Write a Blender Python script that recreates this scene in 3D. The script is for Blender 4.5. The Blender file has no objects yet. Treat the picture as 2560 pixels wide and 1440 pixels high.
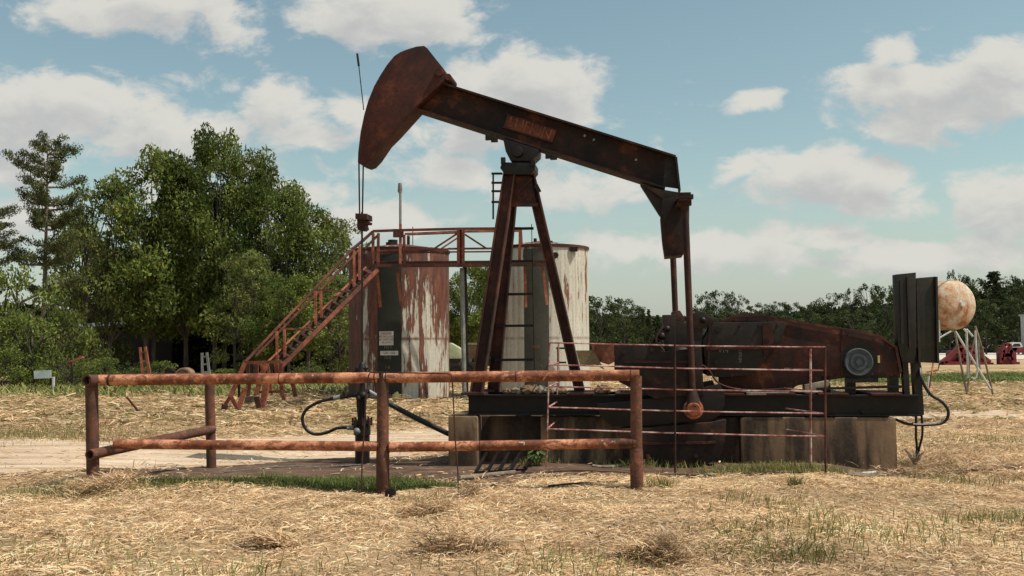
import bpy, bmesh, math, random
import numpy as np
from mathutils import Vector, Matrix
R = math.radians
random.seed(7)
C = bpy.context.scene.collection
sc = bpy.context.scene

# ------------------------------------------------------------------ camera, sky, sun
F = 2400.0; CAMZ = 1.5
cam_d = bpy.data.cameras.new("camera"); cam = bpy.data.objects.new("camera", cam_d); C.objects.link(cam)
cam_d.sensor_width = 36.0; cam_d.lens = F / 2560 * 36; cam_d.clip_end = 4000; cam_d.clip_start = 0.1
CR = Matrix.Rotation(R(90) + math.atan(145 / F), 3, 'X') @ Matrix.Rotation(R(-0.4), 3, 'Z')
cam.matrix_world = Matrix.Translation((0, 0, CAMZ)) @ CR.to_4x4()
sc.camera = cam
cam_d.dof.use_dof = False

SUN_EL, SUN_A = 60.0, 17.0                      # sun from the right (+X), a little towards the camera
sdir = Vector((math.cos(R(SUN_EL)) * math.cos(R(SUN_A)), -math.cos(R(SUN_EL)) * math.sin(R(SUN_A)), math.sin(R(SUN_EL))))
sl = bpy.data.lights.new("sun", 'SUN'); sl.energy = 4.3; sl.angle = R(0.55); sl.color = (1.0, 0.93, 0.82)
so = bpy.data.objects.new("sun", sl); C.objects.link(so)
so.rotation_euler = sdir.to_track_quat('Z', 'Y').to_euler()
sc.view_settings.view_transform = 'Standard'; sc.view_settings.look = 'None'
sc.view_settings.exposure = 0.13; sc.view_settings.gamma = 1.0
sc.cycles.max_bounces = 5; sc.cycles.diffuse_bounces = 2; sc.cycles.glossy_bounces = 2
sc.cycles.transmission_bounces = 2; sc.cycles.transparent_max_bounces = 6

def ray(px, py):
    v = CR @ Vector(((px - 1280) / F, -(py - 720) / F, -1.0))
    return v
def P(px, py, Y):
    v = ray(px, py); k = Y / v.y
    return Vector((v.x * k, Y, CAMZ + v.z * k))
def G(px, py, z=0.0):
    v = ray(px, py); k = (z - CAMZ) / v.z
    return Vector((v.x * k, v.y * k, z))

world = bpy.data.worlds.new("World"); sc.world = world; world.use_nodes = True
wn = world.node_tree; wn.nodes.clear()
def N(nt, t, **kw):
    n = nt.nodes.new(t)
    for k, v in kw.items():
        if k == 'i':
            for a, b in v.items(): n.inputs[a].default_value = b
        else: setattr(n, k, v)
    return n
def L(nt, a, b): nt.links.new(a, b)
def mth(nt, op, a, b=None, c=None, clamp=False):
    n = nt.nodes.new('ShaderNodeMath'); n.operation = op; n.use_clamp = clamp
    for i, v in enumerate((a, b, c)):
        if v is None: continue
        if isinstance(v, (int, float)): n.inputs[i].default_value = v
        else: nt.links.new(v, n.inputs[i])
    return n.outputs[0]

# clouds seen towards +Y: centre x, centre y, half width, half height in picture pixels turned into sky directions, weight
CLOUDS = [(110,270,330,120,1.0),(430,330,300,110,.8),(510,190,110,60,.5),(690,250,110,75,.8),(770,330,130,70,.55),(380,20,330,95,.8),
 (590,70,90,80,.6),(950,30,260,105,.9),(1300,250,235,150,1.2),(1180,330,200,90,.7),(880,280,120,60,.6),(1120,430,300,80,.6),(1400,470,240,80,.6),(560,420,330,90,.5),
 (2230,135,80,60,.85),(1880,255,85,36,.8),(2360,225,330,105,1.05),(2480,180,170,90,1.0),(2260,320,170,75,.7),(1890,430,90,60,.55),(2090,450,240,90,.95),(2180,530,220,45,.5),
 (2510,500,190,110,.85),(1800,625,380,70,.75),(2080,600,160,50,.7),(2350,650,330,60,.65),(900,560,260,60,.7),(1640,380,60,26,.25),(60,400,130,100,.6),(760,500,200,50,.5),(1880,400,80,40,.4),(1560,500,120,40,.35),
 (0,560,300,90,.5),(-300,200,300,130,.9),(2900,300,300,150,1.0),(1500,-300,500,150,.9),(600,-350,500,120,.8)]
g = bpy.data.node_groups.new("cloud_density", 'ShaderNodeTree')
g.interface.new_socket('Vector', in_out='INPUT', socket_type='NodeSocketVector')
g.interface.new_socket('Density', in_out='OUTPUT', socket_type='NodeSocketFloat')
gi = g.nodes.new('NodeGroupInput'); go = g.nodes.new('NodeGroupOutput')
nz = N(g, 'ShaderNodeTexNoise', i={'Scale': 9.0, 'Detail': 2.0, 'Roughness': .5}); L(g, gi.outputs[0], nz.inputs['Vector'])
wv = g.nodes.new('ShaderNodeVectorMath'); wv.operation = 'MULTIPLY_ADD'
L(g, nz.outputs['Color'], wv.inputs[0]); wv.inputs[1].default_value = (.09, .05, 0); 
off = g.nodes.new('ShaderNodeVectorMath'); off.operation = 'SUBTRACT'; L(g, gi.outputs[0], off.inputs[0]); off.inputs[1].default_value = (.045, .025, 0)
L(g, off.outputs[0], wv.inputs[2])
acc = None
for (cx, cy, rx, ry, w) in CLOUDS:
    v = ray(cx, cy); a0, b0 = v.x / v.y, v.z / v.y
    mp = N(g, 'ShaderNodeMapping', vector_type='TEXTURE')
    mp.inputs['Location'].default_value = (a0, b0, 0); mp.inputs['Scale'].default_value = (rx / F * 1.28, ry / F * 1.22, 1)
    L(g, wv.outputs[0], mp.inputs['Vector'])
    gr = N(g, 'ShaderNodeTexGradient', gradient_type='SPHERICAL'); L(g, mp.outputs[0], gr.inputs[0])
    k = mth(g, 'MULTIPLY', gr.outputs['Fac'], w * 1.5)
    acc = k if acc is None else mth(g, 'MAXIMUM', acc, k)
acc = mth(g, 'MINIMUM', acc, .95)
st = N(g, 'ShaderNodeMapping'); st.inputs['Scale'].default_value = (1.0, 1.7, 1.0); L(g, gi.outputs[0], st.inputs[0])
n1 = N(g, 'ShaderNodeTexNoise', i={'Scale': 17.0, 'Detail': 12.0, 'Roughness': .62, 'Distortion': .3}); L(g, st.outputs[0], n1.inputs['Vector'])
n2 = N(g, 'ShaderNodeTexNoise', i={'Scale': 3.0, 'Detail': 3.0}); L(g, st.outputs[0], n2.inputs['Vector'])
d = mth(g, 'ADD', acc, mth(g, 'MULTIPLY', mth(g, 'SUBTRACT', n1.outputs['Fac'], .5), 2.0))
d = mth(g, 'ADD', d, mth(g, 'MULTIPLY', mth(g, 'SUBTRACT', n2.outputs['Fac'], .5), .7))
L(g, d, go.inputs[0])

tc = N(wn, 'ShaderNodeTexCoord'); sx = N(wn, 'ShaderNodeSeparateXYZ'); L(wn, tc.outputs['Generated'], sx.inputs[0])
yy = mth(wn, 'MAXIMUM', mth(wn, 'ABSOLUTE', sx.outputs['Y']), .12)
aa = mth(wn, 'DIVIDE', sx.outputs['X'], yy); bb = mth(wn, 'DIVIDE', sx.outputs['Z'], yy)
cx_ = N(wn, 'ShaderNodeCombineXYZ'); L(wn, aa, cx_.inputs[0]); L(wn, bb, cx_.inputs[1])
gd = N(wn, 'ShaderNodeGroup'); gd.node_tree = g; L(wn, cx_.outputs[0], gd.inputs[0])
up = N(wn, 'ShaderNodeVectorMath', operation='ADD'); L(wn, cx_.outputs[0], up.inputs[0]); up.inputs[1].default_value = (.012, .028, 0)
gu = N(wn, 'ShaderNodeGroup'); gu.node_tree = g; L(wn, up.outputs[0], gu.inputs[0])
cov = N(wn, 'ShaderNodeMapRange', interpolation_type='SMOOTHSTEP'); L(wn, gd.outputs[0], cov.inputs[0])
cov.inputs[1].default_value = .16; cov.inputs[2].default_value = .68; cov.inputs[4].default_value = .95
shd = N(wn, 'ShaderNodeMapRange', interpolation_type='SMOOTHSTEP'); L(wn, gu.outputs[0], shd.inputs[0])
shd.inputs[1].default_value = .15; shd.inputs[2].default_value = 1.25
sky = N(wn, 'ShaderNodeTexSky', sky_type='NISHITA', sun_disc=False)
sky.sun_elevation = R(SUN_EL); sky.sun_rotation = R(90 + SUN_A)
sky.air_density = 1.0; sky.dust_density = 1.6; sky.ozone_density = 1.0; sky.altitude = 0
tint = N(wn, 'ShaderNodeMix', data_type='RGBA', blend_type='MULTIPLY'); tint.inputs['Factor'].default_value = 1
L(wn, sky.outputs[0], tint.inputs['A']); tint.inputs['B'].default_value = (1.35, 1.37, 1.06, 1)
cc = N(wn, 'ShaderNodeMix', data_type='RGBA'); L(wn, shd.outputs[0], cc.inputs['Factor'])
cc.inputs['A'].default_value = (6.5, 6.35, 5.85, 1); cc.inputs['B'].default_value = (4.75, 4.8, 4.75, 1)
# pale air near the horizon
hz = N(wn, 'ShaderNodeMapRange', interpolation_type='SMOOTHSTEP'); L(wn, bb, hz.inputs[0])
hz.inputs[1].default_value = .0; hz.inputs[2].default_value = .22; hz.inputs[3].default_value = .6; hz.inputs[4].default_value = 0
hm = N(wn, 'ShaderNodeMix', data_type='RGBA'); L(wn, hz.outputs[0], hm.inputs['Factor']); L(wn, tint.outputs['Result'], hm.inputs['A']); hm.inputs['B'].default_value = (4.4, 4.6, 4.8, 1)
fm = N(wn, 'ShaderNodeMix', data_type='RGBA'); L(wn, cov.outputs[0], fm.inputs['Factor']); L(wn, hm.outputs['Result'], fm.inputs['A']); L(wn, cc.outputs['Result'], fm.inputs['B'])
bg = N(wn, 'ShaderNodeBackground'); bg.inputs['Strength'].default_value = 0.1; L(wn, fm.outputs['Result'], bg.inputs[0])
wo = N(wn, 'ShaderNodeOutputWorld'); L(wn, bg.outputs[0], wo.inputs[0])

# ------------------------------------------------------------------ materials
def newmat(name):
    m = bpy.data.materials.new(name); m.use_nodes = True
    nt = m.node_tree; b = nt.nodes['Principled BSDF']; return m, nt, b
def ramp(nt, fac, stops, interp='LINEAR'):
    r = nt.nodes.new('ShaderNodeValToRGB'); r.color_ramp.interpolation = interp
    while len(r.color_ramp.elements) > 1: r.color_ramp.elements.remove(r.color_ramp.elements[-1])
    for i, (p, c) in enumerate(stops):
        e = r.color_ramp.elements[0] if i == 0 else r.color_ramp.elements.new(p)
        e.position = p; e.color = (*c, 1) if len(c) == 3 else c
    nt.links.new(fac, r.inputs[0]); return r.outputs[0]
def noise(nt, vec, scale, detail=6, rough=.6, dist=0.0, stretch=None):
    n = N(nt, 'ShaderNodeTexNoise', i={'Scale': scale, 'Detail': detail, 'Roughness': rough, 'Distortion': dist})
    if stretch:
        m = N(nt, 'ShaderNodeMapping'); m.inputs['Scale'].default_value = stretch; nt.links.new(vec, m.inputs[0]); vec = m.outputs[0]
    nt.links.new(vec, n.inputs['Vector']); return n.outputs['Fac']
def mixc(nt, f, a, b, mode='MIX'):
    n = N(nt, 'ShaderNodeMix', data_type='RGBA', blend_type=mode)
    for s, v in (('Factor', f), ('A', a), ('B', b)):
        if isinstance(v, (int, float)): n.inputs[s].default_value = v
        elif isinstance(v, tuple): n.inputs[s].default_value = (*v, 1)
        else: nt.links.new(v, n.inputs[s])
    return n.outputs['Result']
def bump(nt, b, h, s=.3, d=.02):
    n = N(nt, 'ShaderNodeBump'); n.inputs['Strength'].default_value = s; n.inputs['Distance'].default_value = d
    nt.links.new(h, n.inputs['Height']); nt.links.new(n.outputs[0], b.inputs['Normal'])
def rmap(nt, v, a, b, c=0., d=1.):
    n = N(nt, 'ShaderNodeMapRange', interpolation_type='SMOOTHSTEP'); nt.links.new(v, n.inputs[0])
    for i, k in enumerate((a, b, c, d)): n.inputs[i + 1].default_value = k
    return n.outputs[0]

def rustmat(name, dark, mid, bright, lo=.42, hi=.62, scale=2.0, rough=.75, streak=None, seed=0.0, flake=None):
    m, nt, b = newmat(name)
    tcn = N(nt, 'ShaderNodeTexCoord'); mp = N(nt, 'ShaderNodeMapping'); mp.inputs['Location'].default_value = (seed, seed * 2, -seed)
    nt.links.new(tcn.outputs['Object'], mp.inputs[0]); v = mp.outputs[0]
    n1 = noise(nt, v, scale, 8, .65, .4, streak); n2 = noise(nt, v, scale * 6, 5, .6); n3 = noise(nt, v, scale * 25, 3, .6)
    f = mth(nt, 'ADD', mth(nt, 'MULTIPLY', n1, .7), mth(nt, 'MULTIPLY', n2, .3))
    c = ramp(nt, f, [(lo, dark), ((lo + hi) / 2, mid), (hi, bright)])
    c = mixc(nt, rmap(nt, n3, .3, .75, 0., .55), c, tuple(x * .35 for x in mid))
    if flake:
        n4 = noise(nt, v, 9, 7, .7, .8, (.6, 1, 1)); c = mixc(nt, rmap(nt, n4, .50, .56, 0., .85), c, flake[0]); n5 = noise(nt, v, 13, 6, .7, .5); c = mixc(nt, rmap(nt, n5, .60, .66, 0., .8), c, flake[1])
    nt.links.new(c, b.inputs['Base Color']); b.inputs['Roughness'].default_value = rough
    b.inputs['Specular IOR Level'].default_value = .3
    bump(nt, b, n2, .35, .01)
    return m
M = {}
M['jack'] = rustmat('jack_steel', (.010, .008, .007), (.038, .015, .010), (.19, .055, .024), .42, .64, .9)
M['head'] = rustmat('head_steel', (.022, .009, .007), (.070, .020, .013), (.19, .052, .024), .38, .68, 1.1, seed=3)
M['leg'] = rustmat('leg_steel', (.022, .010, .008), (.075, .026, .018), (.18, .056, .032), .40, .66, 1.6, seed=5)
M['oily'] = rustmat('oily_steel', (.006, .005, .0045), (.016, .010, .008), (.060, .024, .014), .42, .70, 1.5, rough=.5, seed=8)
M['gear'] = rustmat('gear_paint', (.013, .010, .008), (.030, .020, .014), (.10, .040, .022), .42, .68, 1.8, rough=.55, seed=2)
M['guard'] = rustmat('guard_paint', (.016, .010, .008), (.060, .018, .012), (.24, .075, .030), .42, .66, 1.5, seed=4)
M['orange'] = rustmat('orange_primer', (.20, .06, .03), (.42, .13, .06), (.60, .20, .10), .38, .60, 3.0)
M['pipe'] = rustmat('fence_pipe', (.032, .018, .014), (.30, .095, .044), (.66, .29, .16), .38, .56, 1.6, seed=1, flake=((.13, .045, .025), (.62, .34, .22)))
M['post'] = rustmat('fence_post', (.05, .026, .018), (.13, .055, .034), (.26, .095, .050), .38, .66, 1.7, seed=6, flake=((.07, .035, .025), (.30, .12, .07)))
M['rust'] = rustmat('stair_rust', (.045, .015, .010), (.13, .036, .020), (.26, .08, .04), .38, .62, 2.0, seed=9)
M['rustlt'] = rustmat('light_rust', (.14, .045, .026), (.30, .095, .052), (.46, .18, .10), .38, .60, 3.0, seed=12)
M['wire'] = rustmat('panel_rod', (.10, .03, .025), (.36, .13, .115), (.66, .50, .47), .38, .60, 4.0, seed=2)
M['darkcab'] = rustmat('cabinet_paint', (.012, .012, .009), (.030, .027, .017), (.10, .072, .034), .42, .66, 1.2, rough=.45, seed=7, streak=(1, 1, .3))
M['rubber'] = rustmat('black_hose', (.010, .010, .010), (.018, .018, .017), (.045, .042, .038), .4, .7, 6, rough=.42)
M['grey'] = rustmat('grey_steel', (.10, .10, .10), (.22, .22, .21), (.36, .36, .34), .35, .65, 4, rough=.4)
M['wood'] = rustmat('old_board', (.10, .075, .05), (.25, .20, .15), (.42, .36, .28), .35, .65, 5, rough=.85)
M['white'] = rustmat('white_paint', (.42, .41, .38), (.60, .59, .55), (.72, .71, .67), .3, .6, 3)
M['redmach'] = rustmat('red_paint', (.08, .012, .018), (.18, .020, .030), (.25, .045, .05), .3, .6, 2, rough=.5)
M['faded'] = rustmat('faded_lettering', (.08, .026, .015), (.20, .07, .038), (.30, .12, .07), .38, .6, 5)
M['weight'] = rustmat('weight_iron', (.009, .007, .006), (.026, .014, .010), (.11, .040, .022), .42, .68, 1.6, seed=15)
M['tan'] = rustmat('tan_paint', (.20, .12, .05), (.40, .28, .13), (.48, .36, .18), .3, .6, 3)
M['yellow'] = rustmat('yellow_plastic', (.40, .34, .10), (.60, .52, .18), (.70, .62, .30), .3, .6, 4)
M['sheave'] = rustmat('sheave_paint', (.045, .055, .060), (.075, .09, .098), (.10, .12, .13), .3, .7, 5, rough=.8)
M['tin'] = rustmat('tin_roof', (.30, .36, .36), (.45, .52, .52), (.6, .66, .66), .3, .6, 2, rough=.5)
M['blue'] = rustmat('pale_blue_roof', (.30, .38, .46), (.48, .58, .68), (.62, .70, .78), .3, .6, 2, rough=.5)
M['wall'] = rustmat('shed_wall', (.05, .03, .025), (.09, .045, .035), (.14, .07, .05), .3, .6, 2)
M['glass'] = rustmat('dark_glass', (.01, .012, .014), (.02, .022, .025), (.04, .04, .045), .3, .6, 2, rough=.15)

def concrete(name, stain=0.5):
    m, nt, b = newmat(name); tcn = N(nt, 'ShaderNodeTexCoord'); v = tcn.outputs['Object']
    a = noise(nt, v, 1.4, 8, .6); s = noise(nt, v, 2.2, 6, .6, .3, (1.6, 1.6, .25)); f = noise(nt, v, 30, 4, .6)
    c = ramp(nt, a, [(.3, (.12, .068, .036)), (.5, (.22, .135, .075)), (.7, (.33, .22, .13))])
    c = mixc(nt, rmap(nt, s, .62 - stain * .4, .72 - stain * .25, 0., .93), c, (.020, .013, .010))
    c = mixc(nt, rmap(nt, f, .35, .7, 0., .3), c, (.12, .08, .055))
    nt.links.new(c, b.inputs['Base Color']); b.inputs['Roughness'].default_value = .9; bump(nt, b, f, .3, .01)
    return m
M['conc'] = concrete('oil_stained_concrete', .50); M['conc2'] = concrete('bare_concrete', .2); M['conc3'] = concrete('soaked_concrete', .95)

def tankmat(name, rust_amt, seed, top=3.7, left=0., warm=.6):
    m, nt, b = newmat(name); tcn = N(nt, 'ShaderNodeTexCoord'); mp = N(nt, 'ShaderNodeMapping')
    mp.inputs['Location'].default_value = (seed, seed, seed); nt.links.new(tcn.outputs['Object'], mp.inputs[0]); v = mp.outputs[0]
    s1 = noise(nt, v, 1.15, 10, .7, .3, (2.8, 2.8, .22)); s2 = noise(nt, v, 3.6, 8, .7, .2, (2.0, 2.0, .40)); f = noise(nt, v, 16, 4, .6)
    st = noise(nt, v, 5, 4, .6, 0, (2, 2, .08))
    sx = N(nt, 'ShaderNodeSeparateXYZ'); nt.links.new(tcn.outputs['Object'], sx.inputs[0]); z = sx.outputs['Z']
    hi = mth(nt, 'ADD', rmap(nt, z, .6, top, 0., .075), rmap(nt, sx.outputs['X'], -.85, -1.25, 0., left))
    amt = mth(nt, 'ADD', mth(nt, 'ADD', mth(nt, 'MULTIPLY', s1, .6), mth(nt, 'MULTIPLY', s2, .4)), hi)
    base = ramp(nt, st, [(.3, (.32, .30, .25)), (.5, (.50, .47, .40)), (.7, (.60, .57, .49))])
    base = mixc(nt, rmap(nt, s2, .5, .68, 0, warm), base, (.48, .38, .25))
    rc = ramp(nt, s2, [(.35, (.035, .011, .008)), (.5, (.10, .028, .017)), (.65, (.19, .058, .030))])
    c = mixc(nt, rmap(nt, amt, rust_amt, rust_amt + .045), base, rc)
    # seam rings
    for zz in (1.72, 3.05):
        q = mth(nt, 'ABSOLUTE', mth(nt, 'SUBTRACT', z, zz))
        q = mth(nt, 'ADD', q, mth(nt, 'MULTIPLY', s2, .18 if zz == 1.72 else .10))
        c = mixc(nt, rmap(nt, q, .16 if zz == 1.72 else .055, .06 if zz == 1.72 else .03, 0., .9 - (rust_amt - .52) * 3), c, (.13, .035, .022))
    c = mixc(nt, rmap(nt, f, .35, .75, 0., .25), c, (.15, .12, .09))
    nt.links.new(c, b.inputs['Base Color']); b.inputs['Roughness'].default_value = .7; bump(nt, b, f, .15, .01)
    return m
M['tank1'] = tankmat('rusted_tank_shell', .490, 4.3, left=.16); M['tank2'] = tankmat('faded_tank_shell', .592, 1.7, warm=.2)
M['band1'] = rustmat('dark_green_band', (.020, .022, .017), (.032, .034, .027), (.045, .045, .036), .3, .7, 2)
M['band2'] = rustmat('grey_green_band', (.045, .045, .036), (.070, .068, .055), (.10, .085, .065), .3, .7, 2)
M['barrel'] = rustmat('rusty_white_barrel', (.62, .55, .45), (.56, .36, .22), (.34, .11, .04), .42, .57, 1.4, streak=(1, 1, .8), seed=11)

def vcmat(name, rough=.9, trans=0.0, bumpy=False):
    m, nt, b = newmat(name); a = N(nt, 'ShaderNodeAttribute', attribute_name='col')
    nt.links.new(a.outputs['Color'], b.inputs['Base Color']); b.inputs['Roughness'].default_value = rough
    b.inputs['Specular IOR Level'].default_value = .15
    if trans:
        out = [n for n in nt.nodes if n.type == 'OUTPUT_MATERIAL'][0]
        t = N(nt, 'ShaderNodeBsdfTranslucent'); nt.links.new(a.outputs['Color'], t.inputs[0])
        mx = N(nt, 'ShaderNodeMixShader'); mx.inputs[0].default_value = trans
        nt.links.new(b.outputs[0], mx.inputs[1]); nt.links.new(t.outputs[0], mx.inputs[2]); nt.links.new(mx.outputs[0], out.inputs[0])
    return m
M['hay'] = vcmat('straw', .8, .25); M['leaf'] = vcmat('leaves', .65, .30); M['needle'] = vcmat('needles', .7, .15)

def barkmat(name, c1, c2):
    m, nt, b = newmat(name); tcn = N(nt, 'ShaderNodeTexCoord'); v = tcn.outputs['Object']
    a = noise(nt, v, 5, 6, .6, 0, (2, 2, .4)); c = ramp(nt, a, [(.35, c1), (.65, c2)])
    nt.links.new(c, b.inputs['Base Color']); b.inputs['Roughness'].default_value = .95; return m
M['bark'] = barkmat('bark', (.035, .028, .022), (.11, .09, .07)); M['pinebark'] = barkmat('pine_bark', (.06, .045, .035), (.18, .14, .11))

def groundmat():
    m, nt, b = newmat('field_ground'); ge = N(nt, 'ShaderNodeNewGeometry'); v = ge.outputs['Position']
    a = noise(nt, v, .35, 6, .6); f = noise(nt, v, 7, 8, .7, .6, (1, 2.2, 1)); g2 = noise(nt, v, 40, 5, .7, .5, (1, 2.5, 1)); gr = noise(nt, v, .16, 5, .6, 0, (1, 2.5, 1))
    c = ramp(nt, f, [(.3, (.24, .15, .085)), (.5, (.42, .285, .165)), (.68, (.56, .40, .25))])
    c = mixc(nt, rmap(nt, g2, .35, .65, 0., .55), c, (.48, .37, .22))
    c = mixc(nt, rmap(nt, a, .48, .66, 0., .6), c, (.16, .14, .06))
    c = mixc(nt, rmap(nt, gr, .52, .62, 0., .5), c, (.12, .14, .045))
    nt.links.new(c, b.inputs['Base Color']); b.inputs['Roughness'].default_value = .95; b.inputs['Specular IOR Level'].default_value = .1
    bump(nt, b, f, .8, .08); return m
M['ground'] = groundmat()
def soilmat(name, c1, c2, c3, sc_=3., bs=.5, st=(1, 2, 1)):
    m, nt, b = newmat(name); ge = N(nt, 'ShaderNodeNewGeometry'); v = ge.outputs['Position']
    f = noise(nt, v, sc_, 8, .65, .3, st); g2 = noise(nt, v, sc_ * 12, 4, .6)
    c = ramp(nt, f, [(.32, c1), (.5, c2), (.68, c3)]); c = mixc(nt, rmap(nt, g2, .4, .8, 0, .4), c, c1)
    nt.links.new(c, b.inputs['Base Color']); b.inputs['Roughness'].default_value = .95; b.inputs['Specular IOR Level'].default_value = .1
    bump(nt, b, f, bs, .05); return m
M['sand'] = soilmat('pale_sandy_track', (.30, .21, .14), (.50, .38, .27), (.64, .52, .40), 1.6, .6, (.3, 2.6, 1))
M['soil'] = soilmat('oily_brown_soil', (.05, .030, .021), (.115, .072, .050), (.19, .125, .088), 2.6)
M['grasspatch'] = soilmat('green_verge', (.06, .10, .02), (.10, .17, .035), (.16, .24, .06), 1.5)
M['gravel'] = soilmat('pale_gravel_yard', (.38, .33, .27), (.52, .47, .40), (.62, .58, .50), .5)

# ------------------------------------------------------------------ mesh helpers
def spl0(pts, n=6):
    pts = [Vector(p) for p in pts]; out = []
    for i in range(len(pts) - 1):
        a, b_, c_, d_ = pts[max(i - 1, 0)], pts[i], pts[i + 1], pts[min(i + 2, len(pts) - 1)]
        for k in range(n):
            t = k / n; out.append(.5 * ((2 * b_) + (c_ - a) * t + (2 * a - 5 * b_ + 4 * c_ - d_) * t * t + (3 * b_ - a - 3 * c_ + d_) * t ** 3))
    out.append(pts[-1]); return out
class MB:
    def __init__(s): s.V = []; s.F = []; s.S = []
    def add(s, vs, fs):
        o = len(s.V); s.S.append((o, len(s.F))); s.V += [tuple(v) for v in vs]; s.F += [tuple(i + o for i in f) for f in fs]; return s
    def box(s, c, size, ax=None):
        c = Vector(c); ax = ax or (Vector((1, 0, 0)), Vector((0, 1, 0)), Vector((0, 0, 1)))
        vs = [c + ax[0] * (size[0] / 2 * i) + ax[1] * (size[1] / 2 * j) + ax[2] * (size[2] / 2 * k) for i in (-1, 1) for j in (-1, 1) for k in (-1, 1)]
        return s.add(vs, [(0, 1, 3, 2), (4, 6, 7, 5), (0, 4, 5, 1), (2, 3, 7, 6), (0, 2, 6, 4), (1, 5, 7, 3)])
    def frame(s, p0, p1, up):
        d = (Vector(p1) - Vector(p0)); l = d.length; d.normalize(); up = Vector(up)
        sd = d.cross(up)
        if sd.length < 1e-5: sd = d.cross(Vector((1, 0, 0)))
        sd.normalize(); u = sd.cross(d).normalized(); return d, sd, u, l
    def bar(s, p0, p1, w, h=None, up=(0, 0, 1)):
        h = h or w; d, sd, u, l = s.frame(p0, p1, up)
        return s.box((Vector(p0) + Vector(p1)) / 2, (l, w, h), (d, sd, u))
    def ibeam(s, p0, p1, w, h, tf=.02, tw=.014, up=(0, 0, 1)):
        d, sd, u, l = s.frame(p0, p1, up); c = (Vector(p0) + Vector(p1)) / 2; ax = (d, sd, u)
        s.box(c + u * (h - tf) / 2, (l, w, tf), ax); s.box(c - u * (h - tf) / 2, (l, w, tf), ax); s.box(c, (l - .004, tw, h - 2 * tf), ax); return s
    def angle(s, p0, p1, w, t=.008, up=(0, 0, 1)):
        d, sd, u, l = s.frame(p0, p1, up); c = (Vector(p0) + Vector(p1)) / 2; ax = (d, sd, u)
        s.box(c, (l, t, w), ax); s.box(c + sd * (w / 2 + t / 2) - u * (w / 2 - t / 2), (l, w, t), ax); return s
    def tube(s, pts, r, n=8, cap=True):
        pts = [Vector(p) for p in pts]; m = len(pts); rs = r if isinstance(r, (list, tuple)) else [r] * m
        t0 = (pts[1] - pts[0]).normalized(); a = t0.cross(Vector((0, 0, 1)))
        if a.length < .05: a = t0.cross(Vector((1, 0, 0)))
        a.normalize(); vs = []
        for i, p in enumerate(pts):
            t = ((pts[min(i + 1, m - 1)] - pts[max(i - 1, 0)])).normalized()
            a = (a - t * a.dot(t)).normalized(); b = t.cross(a)
            vs += [p + a * (rs[i] * math.cos(2 * math.pi * k / n)) + b * (rs[i] * math.sin(2 * math.pi * k / n)) for k in range(n)]
        fs = [(i * n + k, i * n + (k + 1) % n, (i + 1) * n + (k + 1) % n, (i + 1) * n + k) for i in range(m - 1) for k in range(n)]
        if cap: fs += [tuple(range(n - 1, -1, -1)), tuple((m - 1) * n + k for k in range(n))]
        return s.add(vs, fs)
    def pipe(s, p0, p1, r, ri, n=20):          # open-ended hollow pipe
        p0, p1 = Vector(p0), Vector(p1); d = (p1 - p0).normalized(); a = d.cross(Vector((0, 0, 1)))
        if a.length < .05: a = d.cross(Vector((1, 0, 0)))
        a.normalize(); b = d.cross(a); vs = []
        q = p0 + d * min(.25, (p1 - p0).length * .45)
        for c, rr in ((p1, r), (p0, r), (p0, ri), (q, ri)):
            vs += [c + a * (rr * math.cos(2 * math.pi * k / n)) + b * (rr * math.sin(2 * math.pi * k / n)) for k in range(n)]
        fs = [(i * n + k, i * n + (k + 1) % n, (i + 1) * n + (k + 1) % n, (i + 1) * n + k) for i in range(3) for k in range(n)]
        fs += [tuple(range(n)), tuple(3 * n + k for k in range(n))]
        return s.add(vs, fs)
    def prism(s, poly, vec):
        n = len(poly); vec = Vector(vec); vs = [Vector(p) for p in poly]; vs += [p + vec for p in vs]
        fs = [tuple(range(n)), tuple(range(2 * n - 1, n - 1, -1))] + [(i, (i + 1) % n, n + (i + 1) % n, n + i) for i in range(n)]
        return s.add(vs, fs)
    def lathe(s, c, prof, n=32, axis='Z'):
        vs = []
        for r, h in prof:
            for k in range(n):
                x, y = r * math.cos(2 * math.pi * k / n), r * math.sin(2 * math.pi * k / n)
                p = (x, y, h) if axis == 'Z' else ((x, h, y) if axis == 'Y' else (h, x, y))
                vs.append(Vector(c) + Vector(p))
        m = len(prof)
        fs = [(i * n + k, i * n + (k + 1) % n, (i + 1) * n + (k + 1) % n, (i + 1) * n + k) for i in range(m - 1) for k in range(n)]
        fs += [tuple(range(n - 1, -1, -1)), tuple((m - 1) * n + k for k in range(n))]
        return s.add(vs, fs)
    def ball(s, c, r, n=10, sq=(1, 1, 1)):
        prof = [(max(1e-4, math.sin(math.pi * i / n)), -math.cos(math.pi * i / n)) for i in range(n + 1)]
        o = len(s.V); s.lathe((0, 0, 0), prof, 14)
        s.V[o:] = [(c[0] + v[0] * r * sq[0], c[1] + v[1] * r * sq[1], c[2] + v[2] * r * sq[2]) for v in s.V[o:]]; return s
    def each(s, name, mat, parent=None, **kw):
        out = []
        for i, (v0, f0) in enumerate(s.S):
            v1, f1 = s.S[i + 1] if i + 1 < len(s.S) else (len(s.V), len(s.F))
            q = MB(); q.add(s.V[v0:v1], [tuple(k - v0 for k in f) for f in s.F[f0:f1]]); out.append(q.build(name, mat, parent, **kw))
        return out
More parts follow.
